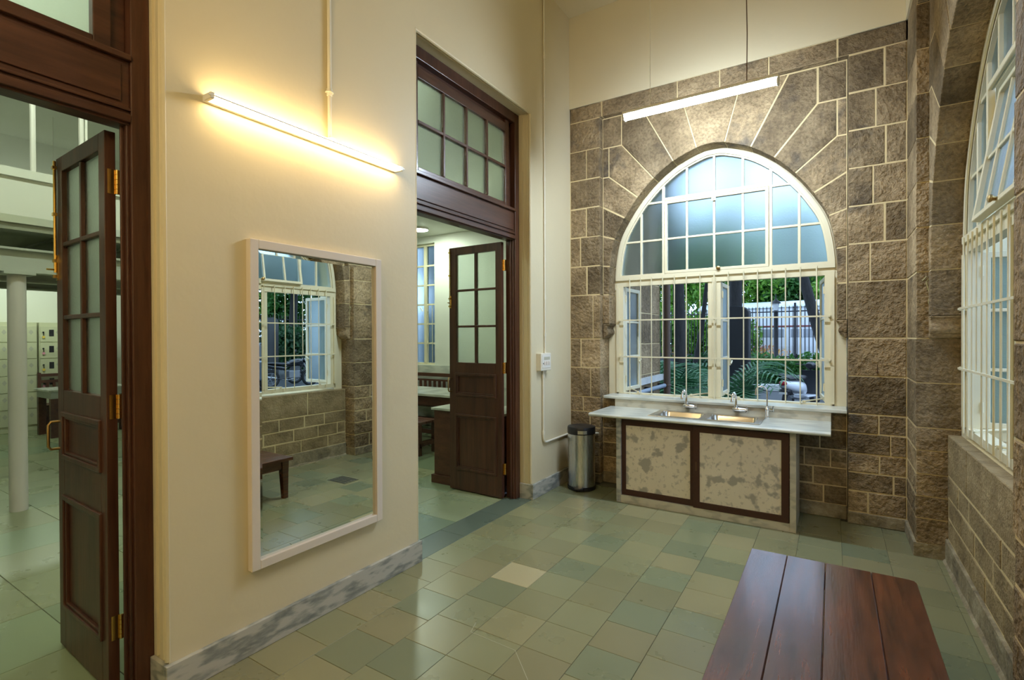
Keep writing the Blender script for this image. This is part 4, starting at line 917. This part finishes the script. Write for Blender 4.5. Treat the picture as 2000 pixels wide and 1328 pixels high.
def leaf_cloud(blobs, n, size, flat=0.0):
    pos = []; tot = sum(b[3] * b[4] * b[5] for b in blobs)
    for b in blobs:
        k = max(30, int(n * b[3] * b[4] * b[5] / tot)); d = rng.normal(size=(k, 3)); d /= np.linalg.norm(d, axis=1)[:, None]
        pos.append(np.array(b[:3]) + d * (rng.random(k) ** 0.45)[:, None] * np.array(b[3:6]))
    P = np.concatenate(pos); k = len(P); a = rng.normal(size=(k, 3)); a[:, 2] -= 0.25; a /= np.linalg.norm(a, axis=1)[:, None]
    r = rng.normal(size=(k, 3)); b = np.cross(a, r); b /= np.linalg.norm(b, axis=1)[:, None]; s = size * rng.uniform(0.6, 1.3, (k, 1))
    V = np.stack([P - a * s, P - b * s * 0.42, P + a * s, P + b * s * 0.42], 1).reshape(-1, 3)
    m = MB(); m.v = [tuple(v) for v in V.tolist()]; m.f = [(4 * i, 4 * i + 1, 4 * i + 2, 4 * i + 3) for i in range(k)]; return m
def tree(label, loc, trunk, r, blobs, n, size, mat, group=None, name='tree', branches=()):
    t = thing(name, label, 'tree', loc, group=group)
    m = MB(); k = len(trunk); m.tube(trunk, [r * (1.25 if i == 0 else 1 - 0.35 * i / max(1, k - 1)) for i in range(k)], 12)
    for br in branches: m.tube(br, [r * 0.5, r * 0.35, r * 0.15][:len(br)], 8)
    m.build('trunk', 'bark', t, smooth=60)
    if blobs: f = leaf_cloud(blobs, n, size).build('foliage', mat, t); f['kind'] = 'stuff'
    return t
# dark trunks near the window
tree('straight dark tree trunk nearest the stone wing', (-2.58, 10.3, GZ), [(0, 0, 0), (0.02, 0, 1.5), (-0.02, 0, 3.2), (0.02, 0, 6)], 0.135, [(0, 0, 7, 2.2, 2, 1.6), (-1, 0.5, 6.0, 1.5, 1.5, 1)], 1500, 0.22, 'leaf_mid', 'dark trunks in the yard', branches=[[(-0.0, 0, 3.0), (-0.3, 0, 4.2), (-0.8, 0, 5.8)]])
tree('tall dark tree trunk behind the round topped pillar', (-2.18, 14.6, GZ), [(0, 0, 0), (0, 0, 2), (0.0, 0, 4), (0.05, 0, 8)], 0.19, [(0, 0, 9, 3, 2.5, 2), (1.5, 0.5, 8, 2, 2, 1.4)], 1800, 0.25, 'leaf_mid', 'dark trunks in the yard')
tree('dark tree trunk leaning left before the bus', (-0.10, 16.4, GZ), [(0.20, 0, 0), (0.06, 0, 0.8), (-0.28, 0, 2.0), (-0.66, 0, 3.6), (-1.1, 0, 6)], 0.17, [(-0.9, 0, 9.5, 1.6, 1.6, 1.0)], 500, 0.25, 'leaf_mid', 'dark trunks in the yard')
tree('thin dark stem leaning right beside the window mullion', (-3.05, 13.2, GZ), [(0, 0, 0), (0.1, 0, 0.8), (0.3, 0, 1.9), (0.42, 0, 3.0)], 0.075, [(0.5, 0, 3.8, 0.9, 0.8, 0.7)], 500, 0.16, 'leaf_bright', 'dark trunks in the yard')
def pillar(loc, h, wd, label):
    t = thing('stone_pillar', label, 'pillar', loc); a = wd / 2; pr = [(a, 0), (a, h - a * 0.55)] + [(a * math.cos(q), h - a * 0.55 + a * 0.55 * math.sin(q)) for q in np.linspace(0.2, math.pi - 0.2, 9)] + [(-a, h - a * 0.55), (-a, 0)]
    MB().prism(pr, -0.18, 0.18, 0.02).build('slab', 'iron', t); MB().box(-a - 0.1, a + 0.1, -0.26, 0.26, 0, 0.18).build('plinth', 'asphalt', t, bevel=0.02)
pillar((-1.97, 13.2, GZ), 2.42, 0.62, 'dark round topped stone pillar outside the sink window')
# background trees
bgt = [((-12.5, 33, GZ), 'leaf_mid', 'mid green tree at the left end of the fence'), ((-8.6, 31, GZ), 'leaf_bright', 'bright green tree behind the fence, left of the mullion'), ((-5.2, 33.5, GZ), 'leaf_bright', 'bright green bushy tree behind the fence near the pillar'),
       ((-1.6, 34, GZ), 'leaf_mid', 'mid green tree behind the bus'), ((1.8, 32.5, GZ), 'leaf_bright', 'bright green tree behind the bus at the right'), ((5.5, 33, GZ), 'leaf_deep', 'deep green tree at the right end of the bus')]
for k, (p, mt, lb) in enumerate(bgt):
    bl = [(0, 0, 6.2, 2.6, 1.6, 2.2), (-1.6, -0.5, 4.4, 1.5, 1.2, 1.3), (1.5, -0.6, 4.6, 1.5, 1.2, 1.4), (0.2, -0.9, 3.4, 1.4, 1.0, 1.0), (-0.6, 0, 8.6, 1.8, 1.4, 1.4)]
    if k >= 3: bl = [(0, 0, 4.6, 2.2, 1.4, 1.3), (-1.6, -0.5, 4.0, 1.4, 1.2, 1.0), (1.5, -0.6, 4.0, 1.4, 1.2, 1.0)]
    if k < 3: bl += [(-0.9, -1.2, 2.3, 1.3, 0.8, 1.2), (0.9, -1.0, 2.0, 1.3, 0.8, 1.2)]
    tree(lb, p, [(0, 0, 0), (0.1, 0, 2.5), (-0.1, 0, 5), (0, 0, 8)], 0.18, bl, 9000 if k < 3 else 5200, 0.17, mt, 'trees beyond the fence')
# overhanging twigs in front of the fence
tree('slim tree with light leaves overhanging the lamp post', (0.1, 21.0, GZ), [(0, 0, 0), (0.1, 0, 2), (-0.3, 0, 4.2), (-0.6, 0, 6)], 0.06, [(-1.9, 0, 4.1, 1.2, 0.7, 0.5), (-0.4, 0, 4.3, 1.2, 0.8, 0.6), (-1.0, 0, 5.6, 1.8, 1.2, 1.0)], 2200, 0.12, 'leaf_bright', 'trees beyond the fence')
# iron fence
def fence(p0, p1, label, spacing=0.15, h=2.38, base=0.60):
    d = Vector((p1[0] - p0[0], p1[1] - p0[1], 0)); Ln = d.length; rz = math.atan2(d.y, d.x)
    t = thing('iron_fence', label, 'fence', (p0[0], p0[1], GZ), rz)
    MB().box(0, Ln, -0.15, 0.15, 0, base).build('plinth_wall', 'asphalt', t)
    for z in (base + 0.18, base + h - 0.28): MB().box(0, Ln, -0.02, 0.02, z, z + 0.05).build('rail', 'iron', t)
    m = MB(); m.tube([(0, 0, base), (0, 0, base + h - 0.12), (0, 0, base + h - 0.10), (0, 0, base + h)], [0.019, 0.019, 0.03, 0.002], 5); me = m.mesh('picket', 'iron')
    n = int(Ln / spacing)
    for k in range(n): shape('picket', me, t, ((k + 0.5) * spacing, 0, 0))
    for k in range(int(Ln / 3) + 1): MB().box(3 * k - 0.035, 3 * k + 0.035, -0.035, 0.035, base, base + h + 0.1).build('post', 'iron', t)
fence((-13.0, 27.2), (6.0, 22.6), 'black iron picket fence on a low wall outside the sink window')
fence((20.0, 26.0), (24.0, 6.0), 'black iron picket fence seen through the right window in the mirror')
# bus
def bus():
    t = thing('bus', 'white bus with grey rounded roof and red stripe behind the fence', 'bus', (-0.9, 28.9, GZ), math.radians(-16)); h = 5.2
    pr = [(-1.2, 0.35), (1.2, 0.35), (1.25, 1.2), (1.22, 3.12)]
    m = MB(); m.loops([[(x, y, z) for y, z in pr + [(-1.22, 3.12), (-1.25, 1.2)]] for x in (-h, h)]); m.build('body', 'bus_white', t, bevel=0.06)
    rf = [(1.30 * math.cos(a), 3.08 + 0.36 * math.sin(a)) for a in np.linspace(0, math.pi, 11)]
    m = MB(); m.loops([[(x, y, z) for y, z in rf] for x in (-h, h)]); m.build('roof', 'bus_roof', t, smooth=40)
    MB().box(-h + 0.02, h - 0.02, -1.262, -1.24, 2.12, 2.19).build('stripe', 'bus_red', t)
    for k in range(7):
        w_ = MB().box(-h + 0.5 + 1.4 * k, -h + 1.6 + 1.4 * k, -1.258, -1.23, 1.62, 2.02).build('window', 'bus_glass', t, bevel=0.03)
        MB().box(-h + 1.03 + 1.4 * k, -h + 1.07 + 1.4 * k, -1.264, -1.24, 1.62, 2.02).build('divider', 'bus_white', w_)
    for x in (-3.4, 3.2):
        w_ = MB().torus((x, -1.1, 0.48), 0.36, 0.14, 24, 8).build('wheel', 'rubber', t, smooth=60); MB().lathe([(0.2, 0), (0.2, 0.06)], (x, -1.2, 0.48), 12, 'y').build('hub', 'engine_metal', w_)
bus()
# lamp post
t = thing('lamp_post', 'black lamp post with small lantern before the fence', 'lamp post', (-1.72, 20.4, GZ))
MB().lathe([(0.12, 0), (0.12, 0.3), (0.06, 0.4), (0.05, 2.5), (0.07, 2.55), (0.04, 2.6)], n=12).build('post', 'iron', t, smooth=40)
MB().lathe([(0.06, 2.6), (0.12, 2.85)], n=8).build('lantern', 'lamp_glass', t); MB().lathe([(0.17, 2.85), (0.16, 2.88), (0.06, 2.97), (0.015, 3.02), (0.02, 3.10), (0.005, 3.2)], n=12).build('cap', 'iron', t, smooth=40)
# kerb and planting
for k, (a, b_) in enumerate(((-4.0, -0.6), (-0.55, 2.8))): tag(MB().box(a, b_, 17.4, 17.7, GZ, GZ + 0.20).build('kerb_stone', 'kerb', bevel=0.02), ('long pale kerb stone left of the leaning trunk', 'long pale kerb stone right of the leaning trunk')[k], 'kerb', 'kerb stones')
def bush(label, loc, blobs, n, size, mat, group='bushes in the yard'):
    t = thing('bush', label, 'bush', loc, group=group); f = leaf_cloud(blobs, n, size).build('foliage', mat, t); f['kind'] = 'stuff'
    m = MB(); 
    for q in range(4): m.tube([(0.05 * math.cos(q * 1.6), 0.05 * math.sin(q * 1.6), 0), (0.2 * math.cos(q * 1.6), 0.2 * math.sin(q * 1.6), blobs[0][2])], [0.02, 0.008], 5)
    m.build('stem', 'bark', t)
bush('dark leafy bush under the fence beside the pillar', (-3.6, 19.6, GZ), [(0, 0, 0.6, 1.2, 0.6, 0.6)], 1300, 0.11, 'leaf_deep')
bush('leafy bush in front of the lamp post', (-2.1, 19.0, GZ), [(0, 0, 0.55, 0.9, 0.5, 0.6), (0.6, 0, 0.4, 0.6, 0.4, 0.4)], 1300, 0.10, 'leaf_mid')
bush('bright leafy bush behind the white scooter', (-0.6, 19.2, GZ), [(0, 0, 0.6, 1.3, 0.6, 0.55)], 1500, 0.10, 'leaf_mid')
bush('dark leafy bush right of the leaning trunk', (1.6, 18.8, GZ), [(0, 0, 0.8, 1.5, 0.6, 0.9)], 1600, 0.12, 'leaf_deep')
bush('tall bright bush between fence and bus near the lamp post', (-3.6, 26.6, GZ), [(0, 0, 1.5, 0.9, 0.4, 1.2), (-1.2, 0.3, 1.7, 0.9, 0.4, 1.4), (-2.4, 0.6, 1.6, 0.9, 0.4, 1.4)], 2600, 0.13, 'leaf_bright')
bush('wide bright bush behind the left part of the fence', (-7.6, 28.2, GZ), [(0, 0, 1.7, 2.2, 0.5, 1.7), (-2.4, 0.6, 1.8, 1.6, 0.5, 1.8), (1.8, -0.3, 1.6, 1.4, 0.5, 1.5)], 4200, 0.15, 'leaf_bright')
bush('flowering hedge with pink and yellow blossom beyond the fence', (-4.6, 28.0, GZ), [(-2, 0, 0.9, 1.8, 0.5, 0.35), (1.2, -0.6, 0.9, 1.8, 0.5, 0.35)], 700, 0.11, 'flower_petal', None)
bush('added tall leaf screen darkening the locker room window', (-6.6, 9.4, GZ), [(0, 0, 1.6, 2.2, 0.7, 1.7), (0, 0.1, 3.6, 2.2, 0.7, 1.6), (0.2, 0, 5.4, 2.0, 0.7, 1.4)], 6500, 0.24, 'leaf_deep')  # added foliage that blocks the sky so the locker room panes stay dark
bush('dense dark shrub behind the motorcycle in the mirror', (16.6, 12.6, GZ), [(0, 0, 0.9, 1.1, 1.3, 0.9), (0.6, 1.2, 1.1, 0.9, 0.9, 1.0)], 2400, 0.12, 'leaf_mid')
bush('spiky shrub beside the mirrored pillar', (14.6, 13.4, GZ), [(0, 0, 1.2, 0.7, 0.8, 1.1)], 1300, 0.13, 'leaf_deep')
# palms
def palm(label, loc, n, ln, seed):
    t = thing('palm', label, 'palm', loc, group='feathery palms under the sink window'); R = random.Random(seed)
    for k in range(n):
        az = 2 * math.pi * k / n + R.uniform(-0.3, 0.3); l = ln * R.uniform(0.75, 1.15); rise = R.uniform(0.75, 1.25); m = MB(); pts = []
        for i in range(13):
            q = i / 12; r = l * (0.12 * q + 0.62 * q * q) ; z = l * (rise * q * 1.25 - 0.62 * q * q * q * 1.2); pts.append(Vector((math.cos(az) * r, math.sin(az) * r, 0.05 + z)))
        m.tube(pts, [0.014 - 0.010 * i / 12 for i in range(13)], 5)
        for i in range(3, 13):
            for sub in (0, 0.5):
                if i == 12 and sub: continue
                p = pts[i].lerp(pts[min(i + 1, 12)], sub); tn = (pts[min(i + 1, 12)] - pts[i - 1]).normalized(); sd = tn.cross(Vector((0, 0, 1))).normalized()
                L_ = 0.34 * l * math.sin(math.pi * (0.12 + 0.80 * (i + sub) / 12.6)) + 0.06
                for s in (-1, 1):
                    dr = (sd * s * 0.85 + tn * 0.55 + Vector((0, 0, -0.10))).normalized(); a = p + dr * L_ * 0.5 + Vector((0, 0, 0.01)); b = p + dr * L_ + Vector((0, 0, -0.16 * L_)); wv = tn * 0.013
                    o = len(m.v); m.v += [tuple(p - wv), tuple(p + wv), tuple(a + wv * 1.2), tuple(a - wv * 1.2), tuple(b)]; m.f += [(o, o + 1, o + 2, o + 3), (o + 3, o + 2, o + 4)]
        m.build('frond', 'palm_leaf', t)
palm('feathery palm left of the window mullion', (-2.45, 9.2, GZ), 13, 1.45, 3)
palm('feathery palm right of the window mullion behind the taps', (-1.55, 9.7, GZ), 13, 1.35, 5)
palm('feathery palm between pillar and mullion', (-2.75, 11.6, GZ), 11, 1.5, 9)
palm('small feathery palm at the foot of the stone wing', (-2.15, 8.2, GZ), 9, 1.0, 12)
# two scooters
def loft(sections, n=16):
    m = MB(); loops = []
    for x, hw, zc, hz in sections: loops.append([(x, hw * math.copysign(abs(math.cos(a)) ** 0.8, math.cos(a)), zc + hz * math.copysign(abs(math.sin(a)) ** 0.8, math.sin(a))) for a in [2 * math.pi * k / n for k in range(n)]])
    return m.loops(loops)
def scooter(label, loc, rz, paint):
    t = thing('scooter', label, 'scooter', loc, rz, 'scooters parked in the yard')
    for x in (-0.62, 0.62):
        w_ = MB().torus((x, 0, 0.22), 0.165, 0.055, 24, 8).build('wheel', 'rubber', t, smooth=60); MB().lathe([(0.11, -0.03), (0.11, 0.03)], (x, 0, 0.22), 16, 'y').build('rim', 'engine_metal', w_)
    loft([(-0.86, 0.05, 0.62, 0.04), (-0.80, 0.12, 0.58, 0.09), (-0.60, 0.19, 0.54, 0.13), (-0.35, 0.20, 0.51, 0.15), (-0.12, 0.17, 0.47, 0.15), (0.0, 0.12, 0.42, 0.12)]).build('rear_body', paint, t, smooth=60)
    loft([(-0.74, 0.11, 0.70, 0.04), (-0.60, 0.17, 0.715, 0.07), (-0.2, 0.17, 0.70, 0.075), (0.02, 0.11, 0.72, 0.04), (0.06, 0.06, 0.70, 0.02)]).build('seat', 'seat_black', t, smooth=60)
    MB().box(-0.05, 0.36, -0.16, 0.16, 0.24, 0.29).build('foot_board', paint, t, bevel=0.02)
    m = MB(); m.loops([[(x + 0.10 * (0.5 - abs(y)) , y, z) for y in (-0.2, -0.1, 0, 0.1, 0.2)] + [(x + 0.05 + 0.10 * (0.5 - abs(y)), y, z) for y in (0.2, 0.1, 0, -0.1, -0.2)] for x, z in ((0.34, 0.26), (0.40, 0.55), (0.34, 0.86))]); m.build('front_shield', 'seat_black', t, smooth=50)
    loft([(0.46, 0.05, 0.34, 0.05), (0.56, 0.09, 0.42, 0.06), (0.70, 0.09, 0.43, 0.05), (0.82, 0.05, 0.36, 0.05)]).build('front_fender', paint, t, smooth=60)
    m = MB(); m.tube([(0.56, 0, 0.25), (0.40, 0, 0.95)], 0.03, 8); m.tube([(0.34, -0.33, 1.0), (0.40, -0.12, 0.98), (0.40, 0.12, 0.98), (0.34, 0.33, 1.0)], 0.014, 8); m.build('handlebar', 'seat_black', t, smooth=50)
    loft([(0.32, 0.08, 0.97, 0.05), (0.42, 0.12, 0.97, 0.09), (0.50, 0.08, 0.97, 0.07)]).build('headlamp', 'seat_black', t, smooth=60)
    for s in (-1, 1):
        m = MB(); m.tube([(0.36, s * 0.22, 1.0), (0.34, s * 0.30, 1.18)], 0.006, 6); m.lathe([(0.01, 0), (0.055, 0.008), (0.05, 0.02)], (0.33, s * 0.31, 1.20), 12, 'x'); m.build('rear_mirror', 'seat_black', t, smooth=50)
    loft([(-0.89, 0.05, 0.61, 0.03), (-0.87, 0.08, 0.61, 0.05), (-0.83, 0.09, 0.61, 0.05)]).build('tail_light', 'tail_red', t, smooth=60)
    MB().box(-0.845, -0.835, -0.09, 0.09, 0.36, 0.46).build('number_plate', 'kerb', t); MB().box(-0.85, -0.62, -0.10, 0.10, 0.40, 0.47).build('rear_fender', 'seat_black', t, bevel=0.02)
    m = MB(); m.tube([(-0.55, -0.13, 0.78), (-0.80, -0.12, 0.80), (-0.90, 0, 0.83), (-0.80, 0.12, 0.80), (-0.55, 0.13, 0.78)], 0.012, 8); m.build('grab_rail', 'engine_metal', t, smooth=60)
    m = MB(); m.tube([(-0.2, -0.17, 0.26), (-0.6, -0.19, 0.28), (-0.82, -0.19, 0.32)], [0.03, 0.045, 0.04], 10); m.build('exhaust', 'engine_metal', t, smooth=50)
scooter('white scooter seen from behind through the sink window', (-0.62, 13.9, GZ), math.radians(66), 'scooter_white')
scooter('black scooter parked just beyond the white scooter', (0.35, 15.2, GZ), math.radians(80), 'black_gloss')
def motorcycle(label, loc, rz):
    t = thing('motorcycle', label, 'motorcycle', loc, rz)
    for x in (-0.66, 0.70):
        w_ = MB().torus((x, 0, 0.31), 0.26, 0.05, 28, 8).build('wheel', 'rubber', t, smooth=60); MB().torus((x, 0, 0.31), 0.21, 0.018, 28, 6).build('rim', 'engine_metal', w_, smooth=60)
        m = MB()
        for k in range(5): a = k * 2 * math.pi / 5; m.tube([(x, 0, 0.31), (x + 0.2 * math.cos(a), 0, 0.31 + 0.2 * math.sin(a))], 0.014, 6)
        m.lathe([(0.05, -0.05), (0.05, 0.05)], (x, 0, 0.31), 12, 'y'); m.build('spoke', 'engine_metal', w_)
    loft([(-0.08, 0.08, 0.80, 0.06), (0.0, 0.12, 0.83, 0.10), (0.22, 0.15, 0.86, 0.12), (0.40, 0.10, 0.86, 0.10), (0.46, 0.05, 0.85, 0.05)]).build('fuel_tank', 'black_gloss', t, smooth=60)
    loft([(-0.80, 0.08, 0.84, 0.03), (-0.6, 0.13, 0.83, 0.05), (-0.3, 0.13, 0.80, 0.05), (-0.02, 0.10, 0.79, 0.04)]).build('seat', 'seat_black', t, smooth=60)
    loft([(-0.95, 0.04, 0.80, 0.03), (-0.75, 0.10, 0.74, 0.07), (-0.35, 0.10, 0.68, 0.08), (-0.15, 0.06, 0.64, 0.06)]).build('side_panel', 'black_gloss', t, smooth=60)
    MB().box(-0.10, 0.30, -0.13, 0.13, 0.30, 0.58).build('engine', 'engine_metal', t, bevel=0.03); m = MB()
    for k in range(5): m.box(0.05, 0.28, -0.14, 0.14, 0.58 + 0.03 * k, 0.592 + 0.03 * k)
    m.build('cooling_fins', 'engine_metal', t)
    m = MB(); m.tube([(0.46, 0, 0.85), (0.15, 0, 0.72), (-0.5, 0, 0.70)], 0.022, 8); m.tube([(0.44, 0, 0.80), (0.30, 0, 0.35), (-0.1, 0, 0.28)], 0.02, 8); m.tube([(-0.15, 0, 0.30), (-0.66, 0.08, 0.31)], 0.02, 8); m.build('frame', 'seat_black', t)
    m = MB()
    for s in (-1, 1): m.tube([(0.70, s * 0.08, 0.31), (0.46, s * 0.08, 0.98)], 0.018, 8)
    m.build('fork', 'chrome', t, smooth=50)
    m = MB(); m.tube([(0.32, -0.36, 1.06), (0.42, -0.16, 1.05), (0.45, 0, 1.0), (0.42, 0.16, 1.05), (0.32, 0.36, 1.06)], 0.013, 8); m.build('handlebar', 'seat_black', t, smooth=60)
    loft([(0.46, 0.05, 0.90, 0.06), (0.54, 0.10, 0.90, 0.10), (0.60, 0.10, 0.90, 0.10), (0.61, 0.08, 0.90, 0.08)]).build('headlamp', 'black_gloss', t, smooth=60)
    m = MB(); m.loops([[(0.70 + r * math.cos(a), y, 0.31 + r * math.sin(a)) for r, y in ((0.34, -0.06), (0.36, 0), (0.34, 0.06), (0.33, 0))] for a in np.linspace(0.5, 2.6, 9)]); m.build('front_fender', 'black_gloss', t, smooth=60)
    m = MB(); m.tube([(0.28, -0.12, 0.45), (0.32, -0.15, 0.28), (0.0, -0.17, 0.24), (-0.45, -0.18, 0.30), (-0.95, -0.19, 0.40)], [0.02, 0.022, 0.025, 0.05, 0.045], 10); m.build('exhaust', 'chrome', t, smooth=60)
    MB().box(-0.99, -0.96, -0.05, 0.05, 0.76, 0.82).build('tail_light', 'tail_red', t, bevel=0.008); MB().box(-0.955, -0.945, -0.08, 0.08, 0.58, 0.70).build('number_plate', 'kerb', t)
    for s in (-1, 1): m = MB(); m.tube([(0.36, s * 0.22, 1.06), (0.32, s * 0.28, 1.22)], 0.006, 6); m.lathe([(0.01, 0), (0.05, 0.008), (0.045, 0.02)], (0.31, s * 0.29, 1.23), 12, 'x'); m.build('rear_mirror', 'seat_black', t)
motorcycle('black motorcycle outside the right window, seen in the mirror', (10.8, 10.7, GZ), math.radians(100))
motorcycle('second black motorcycle farther from the window, seen in the mirror', (11.6, 12.2, GZ), math.radians(112))
def car(label, loc, rz):
    t = thing('car', label, 'car', loc, rz)
    pr = [(-1.95, 0.30), (1.95, 0.30), (2.0, 0.55), (1.9, 0.78), (0.95, 0.95), (-1.85, 0.98), (-2.0, 0.72)]
    m = MB(); m.loops([[(x, y, z) for x, z in pr] for y in (-0.80, 0.80)]); m.build('body', 'car_grey', t, bevel=0.07, seg=3)
    base = [(0.95, 0.95), (-1.80, 0.97)]; m = MB(); m.loops([[(1.0, -0.76, 0.94), (1.0, 0.76, 0.94), (-1.85, 0.76, 0.96), (-1.85, -0.76, 0.96)], [(0.25, -0.60, 1.48), (0.25, 0.60, 1.48), (-1.45, 0.60, 1.50), (-1.45, -0.60, 1.50)]]); m.build('cabin', 'dark_glass', t, bevel=0.05, seg=3)
    MB().box(-1.42, 0.20, -0.60, 0.60, 1.49, 1.53).build('roof', 'car_grey', t, bevel=0.02)
    for s in (-1, 1):
        for p, q in (((1.0, 0.94), (0.25, 1.49)), ((-1.85, 0.96), (-1.45, 1.5)), ((-0.45, 0.95), (-0.5, 1.5))): m = MB(); m.tube([(p[0], s * 0.765, p[1]), (q[0], s * 0.61, q[1])], 0.035, 8); m.build('pillar', 'car_grey', t, smooth=50)
        for x in (-1.25, 1.25): w_ = MB().torus((x, s * 0.72, 0.31), 0.22, 0.09, 24, 8).build('wheel', 'rubber', t, smooth=60); MB().lathe([(0.15, -0.05), (0.15, 0.05)], (x, s * 0.76, 0.31), 14, 'y').build('hub_cap', 'engine_metal', w_)
        MB().box(-2.0, -1.9, s * 0.55, s * 0.76, 0.72, 0.90).build('tail_light', 'tail_red', t, bevel=0.02); MB().box(1.88, 1.98, s * 0.5, s * 0.74, 0.60, 0.74).build('headlight', 'lamp_glass', t, bevel=0.02); MB().box(0.78, 0.92, s * 0.80, s * 0.94, 0.92, 1.03).build('door_mirror', 'car_grey', t, bevel=0.02)
    MB().box(-2.03, -1.95, -0.75, 0.75, 0.34, 0.52).build('bumper', 'seat_black', t, bevel=0.03); MB().box(-2.045, -2.03, -0.25, 0.25, 0.55, 0.66).build('number_plate', 'kerb', t)
car('dark grey car parked outside the right window, seen in the mirror', (12.6, 8.9, GZ), math.radians(75))
pillar((13.9, 11.9, GZ), 2.5, 0.75, 'dark round topped stone pillar seen in the mirror')
bpy.data.objects['stone_pillar.001'].rotation_euler[2] = math.radians(60)
for k, (p, lb) in enumerate((((26.5, 20.5, GZ), 'tall leafy bush behind the mirrored fence at the left'), ((27, 15.8, GZ), 'tall leafy bush behind the mirrored fence in the middle'), ((27.5, 11.0, GZ), 'tall leafy bush behind the mirrored fence at the right'))):
    bush(lb, p, [(0, 0, 2.0, 1.2, 2.4, 1.8), (0, 0.5, 4.2, 1.2, 2.6, 1.6)], 2600, 0.24, 'leaf_mid', 'bushes behind the mirrored fence')
for k, (p, mt, lb) in enumerate((((16.5, 14.8, GZ), 'leaf_mid', 'straight trunked tree behind the mirrored pillar'), ((17.5, 10.5, GZ), 'leaf_mid', 'slim tree behind the mirrored car'), ((26, 18, GZ), 'leaf_mid', 'leafy tree behind the mirrored fence'), ((27, 12.5, GZ), 'leaf_bright', 'bright leafy tree behind the mirrored car'), ((25, 24, GZ), 'leaf_deep', 'deep green tree at the far end of the mirrored fence'), ((7.5, 26, GZ), 'leaf_deep', 'dark tree in the yard right of the bus'), ((12, 24, GZ), 'leaf_deep', 'dark tree in the yard corner between the two fences'))):
    bl = [(0, 0, 6.2, 2.6, 2.2, 2.2), (-1.6, -0.5, 4.4, 1.6, 1.6, 1.3), (1.5, 0.6, 4.4, 1.6, 1.6, 1.4), (0.2, 0.9, 3.2, 1.6, 1.6, 1.2)]
    if k < 2: bl = [(0, 0, 5.8, 2.4, 2.4, 1.6), (0.5, -1, 4.6, 1.6, 1.6, 0.9)]
    tree(lb, p, [(0, 0, 0), (0.1, 0, 2.5), (-0.1, 0, 5), (0, 0, 7)], 0.2 if k == 0 else 0.13, bl, 3500, 0.2, mt, 'trees beside the right hand yard')
